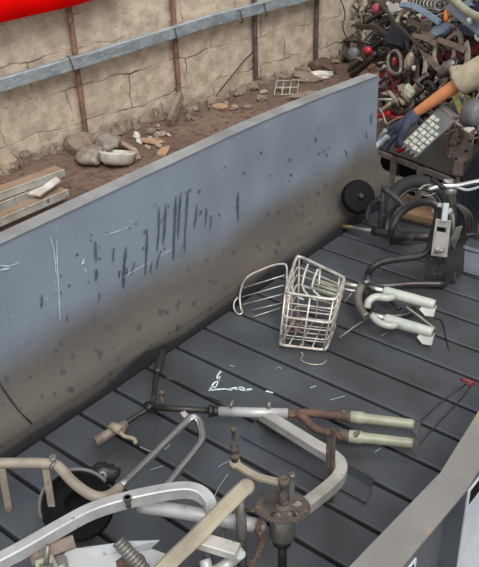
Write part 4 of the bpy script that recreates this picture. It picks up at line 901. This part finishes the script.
for i in range(46):
    t = rnd.random(); x = 95 + 240 * t + rnd.uniform(-10, 10); y = 150 - 92 * t + rnd.uniform(-9, 26) * (1 - 0.4 * t)
    if rnd.random() < .45: scrap('pale_chip', 'small pale chip scattered on the dirt along the wall', 'chip', x, y, (rnd.uniform(.02, .05), rnd.uniform(.015, .035), .02), rnd.choice(['stone', 'whitecloth', 'stone', 'card']), (rnd.random(), rnd.random(), rnd.random() * 3), 'plate', 'pale chips on the dirt')
    else: scrap('rubble_stone', 'small brown rubble stone on the dirt along the wall', 'stone', x, y - 4, (rnd.uniform(.03, .07), rnd.uniform(.03, .06), rnd.uniform(.02, .04)), rnd.choice(['footing', 'footing', 'stone']), (0, 0, rnd.random() * 3), 'blob', 'rubble stones on the dirt', i)
m = MB(); m.bar([gnd(163, 126) + V((0.1, 0, .05)), gnd(171, 113) + V((0.16, 0, .22))], 0.1, 0.05, up=(1, 0, 0)); tag(m.build('wood_offcut', 'footing'), 'dark board offcut leaning on the wall near the second post', 'board')

#@@HEAP
# ================================================================== heap of scrapped bikes in the corner
HA, HB, HC = V((-2.656, 7.89, -.58)), V((-1.063, 6.351, -.58)), V((-1.96, 8.0, .333))
HN = (HB - HA).cross(HC - HA).normalized()
if HN.dot(FW) > 0: HN = -HN
def hp_(x, y, off=0.0): d = ray(x, y); q = HA + HN * off; return CAM + d * ((q - CAM).dot(HN) / d.dot(HN))
def hpath(P, off): return [hp_(x, y, off + (P_[2] if len(P_) > 2 else 0)) for P_ in P for x, y in [P_[:2]]]
# packed small scrap that fills the heap
m = MB(); n1, n2 = 40, 36; vs = []
for j in range(n2 + 1):
    for i in range(n1 + 1):
        x = 335 + (640 - 335) * i / n1; y = 185 - (185 + 75) * j / n2
        x2 = max(x, 343 + 0.25 * max(0, 75 - y) * 0 + max(0, y - 75) * 0.62)
        p = hp_(x2, y, -0.16 + 0.16 * noise.noise(V((x * 0.06, y * 0.06, 1))) + 0.1 * noise.noise(V((x * 0.2, y * 0.2, 4)))); vs.append(p)
m.add(vs, [[j * (n1 + 1) + i, j * (n1 + 1) + i + 1, (j + 1) * (n1 + 1) + i + 1, (j + 1) * (n1 + 1) + i] for j in range(n2) for i in range(n1)], 0, False)
for i in range(1100):
    y = rnd.uniform(-20, 150); x = rnd.uniform(352 + max(0, y - 70) * .6, 520); c = hp_(x, y, rnd.uniform(-.1, .16))
    d = V((rnd.gauss(0, 1), rnd.gauss(0, 1), rnd.gauss(0, 1))).normalized(); L_ = rnd.uniform(.06, .22); k = rnd.randint(1, 5)
    if rnd.random() < .6: e = d.orthogonal().normalized() * rnd.uniform(-.06, .06); m.tube([c - d * L_ / 2, c + e, c + d * L_ / 2], rnd.uniform(.005, .012), 6, 2, mi=k)
    else: u_ = d.orthogonal().normalized(); w_ = d.cross(u_); a_ = rnd.uniform(.02, .06); m.plate([c - d * L_ / 3, c + u_ * a_, c + d * L_ / 3, c - u_ * a_], 0.008, mi=k)
tag(m.build('packed_scrap', ['rustdark', 'brownsteel', 'blackmetal', 'greysteel', 'darkred', 'tan']), 'dense tangle of small metal scrap filling the heap behind the table', 'scrap', kind='stuff')

def H(name, lab, cat, P, r, mm, off=0.08, sub=4, n=8, closed=False): m = MB(); m.tube(hpath(P, off), r, n, sub, closed); return tag(m.build(name, mm), lab, cat)
def HBar(name, lab, cat, P, wd, ht, mm, off=0.1, sub=0): m = MB(); m.bar(hpath(P, off), wd, ht, up=HN, sub=sub); return tag(m.build(name, mm), lab, cat)
def HPl(name, lab, cat, P, th, mm, off=0.08): m = MB(); m.plate(hpath(P, off), th, HN); return tag(m.build(name, mm), lab, cat)
# black bike carcass at the left of the heap
T = thing('scrap_bicycle', 'black bike frame on the left flank of the scrap heap', 'bike frame', hp_(365, 70, .1))
for P, r in (([(369, -4), (380, 5), (392, 18), (402, 32), (411, 54)], .024), ([(357, 26), (366, 27), (376, 27), (386, 34), (394, 40)], .03), ([(360, 27), (372, 19), (384, 12)], .024), ([(388, 14), (392, 20), (396, 26), (404, 26)], .022), ([(361, 62), (372, 50), (384, 40), (396, 38)], .022), ([(372, 60), (382, 56), (392, 50)], .025)):
    m = MB(); m.tube(hpath(P, .2), r, 10, 4); m.build('frame_tube', 'blackmetal', T)
m = MB(); m.plate(hpath([(374, 20), (386, 12), (393, 20), (380, 24)], .17), .02, HN); m.build('gusset', 'black', T)
T = thing('front_fork', 'pair of short black fork legs sticking out left of the heap', 'bike fork', hp_(356, 72, .1))
for P in ([(352, 75), (360, 69), (370, 60), (376, 52)], [(350, 70), (358, 64), (368, 56)]): m = MB(); m.tube(hpath(P, .26), .034, 12, 3); m.build('fork_leg', 'blackmetal', T)
m = MB(); m.blob(hp_(354, 54, .24), (.07, .06, .07), amp=.15, n=8, sm=True); m.build('hub', 'greyplastic', T)
m = MB(); m.tube(hpath([(350, 59), (356, 58), (362, 60)], .32), .014, 8, 3); m.build('clip', 'greysteel', T)
T = thing('tail_lamp', 'round red lamp on the black fork at the left of the heap', 'lamp', hp_(368, 51, .3)); m = MB(); m.blob(hp_(368, 51, .3), (.045, .04, .045), amp=.02, n=8, sm=True); m.build('lens', 'red', T)
m = MB(); m.lathe(hp_(368, 51, .25), HN, [(.045, 0), (.05, .03)], 14); m.build('cup', 'black', T)
m = MB(); m.blob(hp_(377, 9, .2), (.06, .04, .06), amp=.05, n=8, sm=True); tag(m.build('reflector', 'pink'), 'pinkish red oval reflector on top of the black frame', 'reflector')
HPl('white_sheet', 'white metal sheet behind the black frame tubes, left of heap', 'sheet', [(362, 40), (364, 30), (370, 28), (374, 32), (368, 41)], .02, 'whitecloth', .1)
HPl('white_sheet', 'square white sheet at the top edge left of the blue grey bar', 'sheet', [(388, 6), (398, 3), (400, 11), (391, 14)], .02, 'white', .15)
HPl('cardboard_cover', 'tan cover resting behind the top corner of the blue panel', 'cover', [(361, 73), (365, 66), (371, 62), (378, 66), (381, 72), (379, 84), (364, 84)], .05, 'card', .1)
HPl('black_battery_box', 'black rectangular box standing in the heap right of the round lamp', 'box', [(388, 44), (396, 22), (408, 27), (404, 48)], .09, 'greyblue' if 0 else 'navy', .2)
T = thing('chain_guard', 'dark oval loop guard with a red white sticker', 'guard', hp_(395, 62, .25)); m = MB()
m.tube(hpath([(390, 54), (396, 51), (400, 56), (401, 66), (399, 73), (393, 73), (389, 68), (388, 60)], .28), .018, 8, 4, True); m.build('hoop', 'greysteel', T)
m = MB(); m.plate(hpath([(390, 55), (398, 54), (399, 71), (391, 71)], .25), .02, HN); m.build('back', 'black', T)
m = MB(); m.blob(hp_(394, 62, .29), (.02, .02, .045), amp=.05, n=6, sm=True); m.build('sticker', 'red', T)
# red fairings
for P, lab, mm, o_ in (([(400, 52), (414, 50), (420, 62), (416, 76), (402, 76), (397, 66)], 'dark red fairing panel behind the tan bits, centre of heap', 'darkred', .06), ([(443, 50), (462, 52), (466, 62), (450, 66), (440, 60)], 'dark red fairing panel left of the sleeve', 'darkred', .07),
                       ([(464, 36), (490, 38), (492, 58), (470, 55)], 'wine red fairing panel at the right edge above the sleeve', 'darkred', .1), ([(378, 70), (390, 72), (396, 84), (388, 95), (378, 90)], 'dark red panel right of the blue panel corner', 'darkred', .1),
                       ([(392, 84), (402, 80), (405, 96), (396, 100)], 'dark red strip panel above the white rod', 'darkred', .1), ([(430, 55), (440, 52), (444, 62), (434, 66)], 'small red cover in the middle of the heap', 'darkred', .12)):
    HPl('fairing_panel', lab, 'fairing', P, .04, mm, o_)
H('red_tube', 'bright red plastic tube behind the steel panel end', 'tube', [(376, 116), (383, 115), (391, 113)], .028, 'red', .25, 2)
H('red_rod', 'short red rod just above the navy glove', 'rod', [(390, 118), (404, 117)], .012, 'red', .25, 0)
# blue bars at the top right
HBar('blue_bar', 'grey blue flat bar crossing the top of the heap', 'bar', [(401, 5), (412, 6), (424, 12), (439, 22)], .055, .03, 'bluepale', .3, 3)
HBar('blue_bar', 'blue bar with white spot slanting at the top right corner', 'bar', [(449, 7), (460, 15), (472, 24), (488, 36)], .075, .04, 'blue', .3, 0)
HPl('blue_plate', 'pale blue plate under the orange reflector', 'plate', [(431, 33), (436, 27), (449, 22), (452, 26), (444, 34), (437, 37)], .03, 'blue', .26)
HPl('blue_plate', 'sky blue plate at the top right behind the cream tube', 'plate', [(460, 4), (470, 1), (474, 6), (464, 9)], .03, 'blue', .2)
m = MB(); m.blob(hp_(470, 21, .36), (.03, .02, .03), amp=.1, n=6); tag(m.build('bolt_cap', 'white'), 'white cap on the blue bar at top right', 'cap')
HBar('reflector', 'upright orange reflector strip in the upper heap', 'reflector', [(446, 11), (446, 21)], .03, .03, 'orange', .34)
H('cream_tube', 'cream painted tube at the top right corner of the heap', 'tube', [(450, -5), (458, 4), (468, 12), (478, 17), (490, 22)], .034, 'cream', .36, 3)
H('white_hook', 'white hook at the right edge of the heap', 'hook', [(490, 28), (480, 31), (476, 36), (479, 40), (490, 40)], .014, 'white', .3, 4)
HPl('black_cover', 'big black cover under the blue bar at the right', 'cover', [(460, 24), (474, 30), (490, 42), (476, 38), (462, 36)], .05, 'navy', .15)
HPl('black_cover', 'black cover in the top right corner', 'cover', [(468, 2), (490, 2), (490, 18), (474, 12)], .05, 'navy', .12)
m = MB(); pr = []
a, b = hp_(412, 3, .25), hp_(441, 6, .25); d = (b - a).normalized(); u_ = d.orthogonal().normalized(); w_ = d.cross(u_); L_ = (b - a).length
m.tube([a + d * L_ * k / 96 + (u_ * math.cos(k * math.pi / 6) + w_ * math.sin(k * math.pi / 6)) * .04 for k in range(97)], .009, 6)
tag(m.build('coil_spring', 'greysteel'), 'coil spring lying along the top edge of the heap', 'spring')
H('hoop_handle', 'tan curved hoop below the square white sheet', 'hoop', [(396, 24), (400, 16), (406, 10), (414, 9)], .022, 'tan', .25, 4)
H('bent_tube', 'long black thin tube crossing down from the black frame to the heap centre', 'tube', [(394, 22), (406, 33), (416, 43), (428, 52)], .018, 'blackmetal', .3, 2)
# browns in the middle
mid = [([(420, 46), (430, 60), (446, 76)], 'brown flat bar slanting through the heap centre', .05, 'brownsteel'), ([(447, 40), (458, 33), (462, 46)], 'grey angled bar below the blue plate', .045, 'greysteel'), ([(438, 40), (450, 44), (464, 50)], 'brown cross bar above the red fairing', .05, 'brownsteel'),
       ([(466, 43), (468, 54), (466, 66)], 'tan upright bar left of the wine red fairing', .05, 'tan'), ([(455, 48), (453, 58), (447, 66)], 'grey bent bracket bar in front of red fairing', .045, 'greysteel'), ([(424, 52), (426, 62), (424, 74)], 'tan worn bar standing below the black tube', .05, 'tan'),
       ([(415, 44), (411, 55), (413, 68)], 'thin grey bar beside the tan block', .025, 'greysteel'), ([(436, 46), (434, 58), (438, 68)], 'cream split lever in the heap centre', .04, 'cream'), ([(428, 74), (420, 80), (412, 90)], 'pale bent arm pointing at the cream block', .035, 'tan'), ([(436, 78), (446, 80), (440, 88)], 'tan curved strip above the forearm', .03, 'tan'),
       ([(408, 20), (420, 26), (434, 30)], 'dark brown bar below the grey blue bar', .06, 'rustdark'), ([(412, 36), (424, 38), (436, 44)], 'brown bar left of the pale blue plate', .05, 'brownsteel'), ([(470, 62), (462, 68), (455, 72)], 'rust brown bar touching the shirt sleeve', .05, 'brownsteel')]
for P, lab, wd, mm in mid: HBar('flat_bar', lab, 'bar', P, wd, .02, mm, .2 + .06 * rnd.random(), 3)
T = thing('head_lamp', 'dull grey oval lamp above the forearm', 'lamp', hp_(448, 68, .3)); m = MB(); a, b = hp_(439, 74, .34), hp_(456, 62, .34); c = a.lerp(b, .5); d = (b - a).normalized()
q = d.cross(HN); Rm = Matrix((d, q, HN)).transposed(); m.blob(c, ((b - a).length / 2, .055, .05), Rm, .04, 2, 10, sm=True); m.build('lens', 'greysteel', T)
m = MB(); m.tube([c + d * (b - a).length * .55 * math.cos(t) + q * .065 * math.sin(t) for t in [k * math.pi / 10 for k in range(20)]], .014, 8, closed=True); m.build('bezel', 'blackmetal', T)
m = MB(); m.blob(hp_(459, 71, .3), (.08, .06, .05), amp=.2, n=6); tag(m.build('tan_block', 'tan'), 'tan block right of the grey oval lamp', 'block')
m = MB(); m.blob(hp_(410, 62, .25), (.05, .05, .09), eul(.3, .3, .2), .25, 4, 6); tag(m.build('tan_block', 'tan'), 'tan pointed block in front of the dark red fairing', 'block')
m = MB(); m.blob(hp_(408, 93, .3), (.055, .05, .075), amp=.2, seed=3, n=7); tag(m.build('cream_boss', 'cream'), 'cream rounded cap above the navy glove', 'cap')
m = MB(); m.blob(hp_(414, 68, .28), (.02, .02, .025), n=5); tag(m.build('bolt_cap', 'white'), 'tiny pale knob right of the tan pointed block', 'knob')
H('steel_rod', 'thin white rod poking out behind the panel end', 'rod', [(377, 99.5), (395, 99.5)], .012, 'white', .3, 0)
T = thing('brake_caliper', 'tan brake linkage at the end of the white rod', 'bike part', hp_(396, 100, .25))
for P in ([(389, 92), (394, 98), (398, 102)], [(393, 103), (399, 99), (403, 103)], [(391, 103), (385, 108), (380, 112)]): m = MB(); m.tube(hpath(P, .3), .018, 8, 3); m.build('arm', 'tan', T)
H('thin_wire', 'thin tan wire looping above the navy glove', 'wire', [(379, 108), (383, 114), (387, 124), (392, 121), (402, 117), (410, 117)], .008, 'tan', .32, 4)
H('black_hose', 'black hose curving under the cream cap', 'hose', [(393, 104), (396, 111), (408, 112), (413, 104), (412, 98)], .03, 'blackmetal', .24, 4)
H('black_hose', 'black hose arching right of the cream cap', 'hose', [(416, 96), (422, 90), (425, 84), (432, 84), (436, 92)], .022, 'blackmetal', .24, 4)
HPl('cream_sheet', 'cream sheet scrap above the red rod', 'sheet', [(398, 86), (404, 84), (406, 90), (400, 92)], .02, 'tan', .2)
H('bent_tube', 'grey bent tube behind the elbow', 'tube', [(440, 84), (446, 76), (456, 74), (462, 80)], .018, 'greysteel', .2, 4)
# further parts deep in the heap
kinds = [('bent_tube', 'tube', 'dark bent tube wedged among other parts in the heap', 'blackmetal', 'dark bent tubes in the heap'), ('rusty_tube', 'tube', 'rusty brown bent tube wedged among other parts in the heap', 'rustdark', 'rusty bent tubes in the heap'),
         ('steel_strip', 'strip', 'grey steel strip wedged among other parts in the heap', 'greysteel', 'grey steel strips in the heap'), ('tan_strip', 'strip', 'dusty tan strip wedged among other parts in the heap', 'tan', 'dusty tan strips in the heap'), ('black_shell', 'cover', 'small black shell piece wedged among other parts in the heap', 'black', 'black shell pieces in the heap')]
for i in range(120):
    y = rnd.uniform(-6, 128); x = rnd.uniform(max(360, 372 + (y - 60) * .25), 478); k = kinds[(0, 1, 2, 3, 1, 0, 2, 4)[i % 8]]; c = hp_(x, y, rnd.uniform(.02, .13)); m = MB()
    a = rnd.uniform(0, math.pi); e1 = (RT * math.cos(a) - DN * math.sin(a) + HN * rnd.uniform(-.3, .3)).normalized(); e2 = e1.cross(HN).normalized(); L_ = rnd.uniform(.1, .28)
    if 'tube' in k[0]: m.tube([c - e1 * L_, c - e1 * L_ * .2 + e2 * rnd.uniform(-.05, .05), c + e1 * L_ * .4 + e2 * rnd.uniform(-.1, .1), c + e1 * L_ * .8], rnd.uniform(.008, .017), 8, 3)
    elif 'strip' in k[0]: m.bar([c - e1 * L_ * .7, c + e2 * rnd.uniform(-.06, .06), c + e1 * L_ * .7], rnd.uniform(.025, .055), .012, up=HN, sub=3)
    else: m.blob(c, (L_ * .35, L_ * .3, L_ * .25), eul(a, a * 2, a), .3, i, 6)
    tag(m.build(k[0], k[3]), k[2], k[1], k[4])
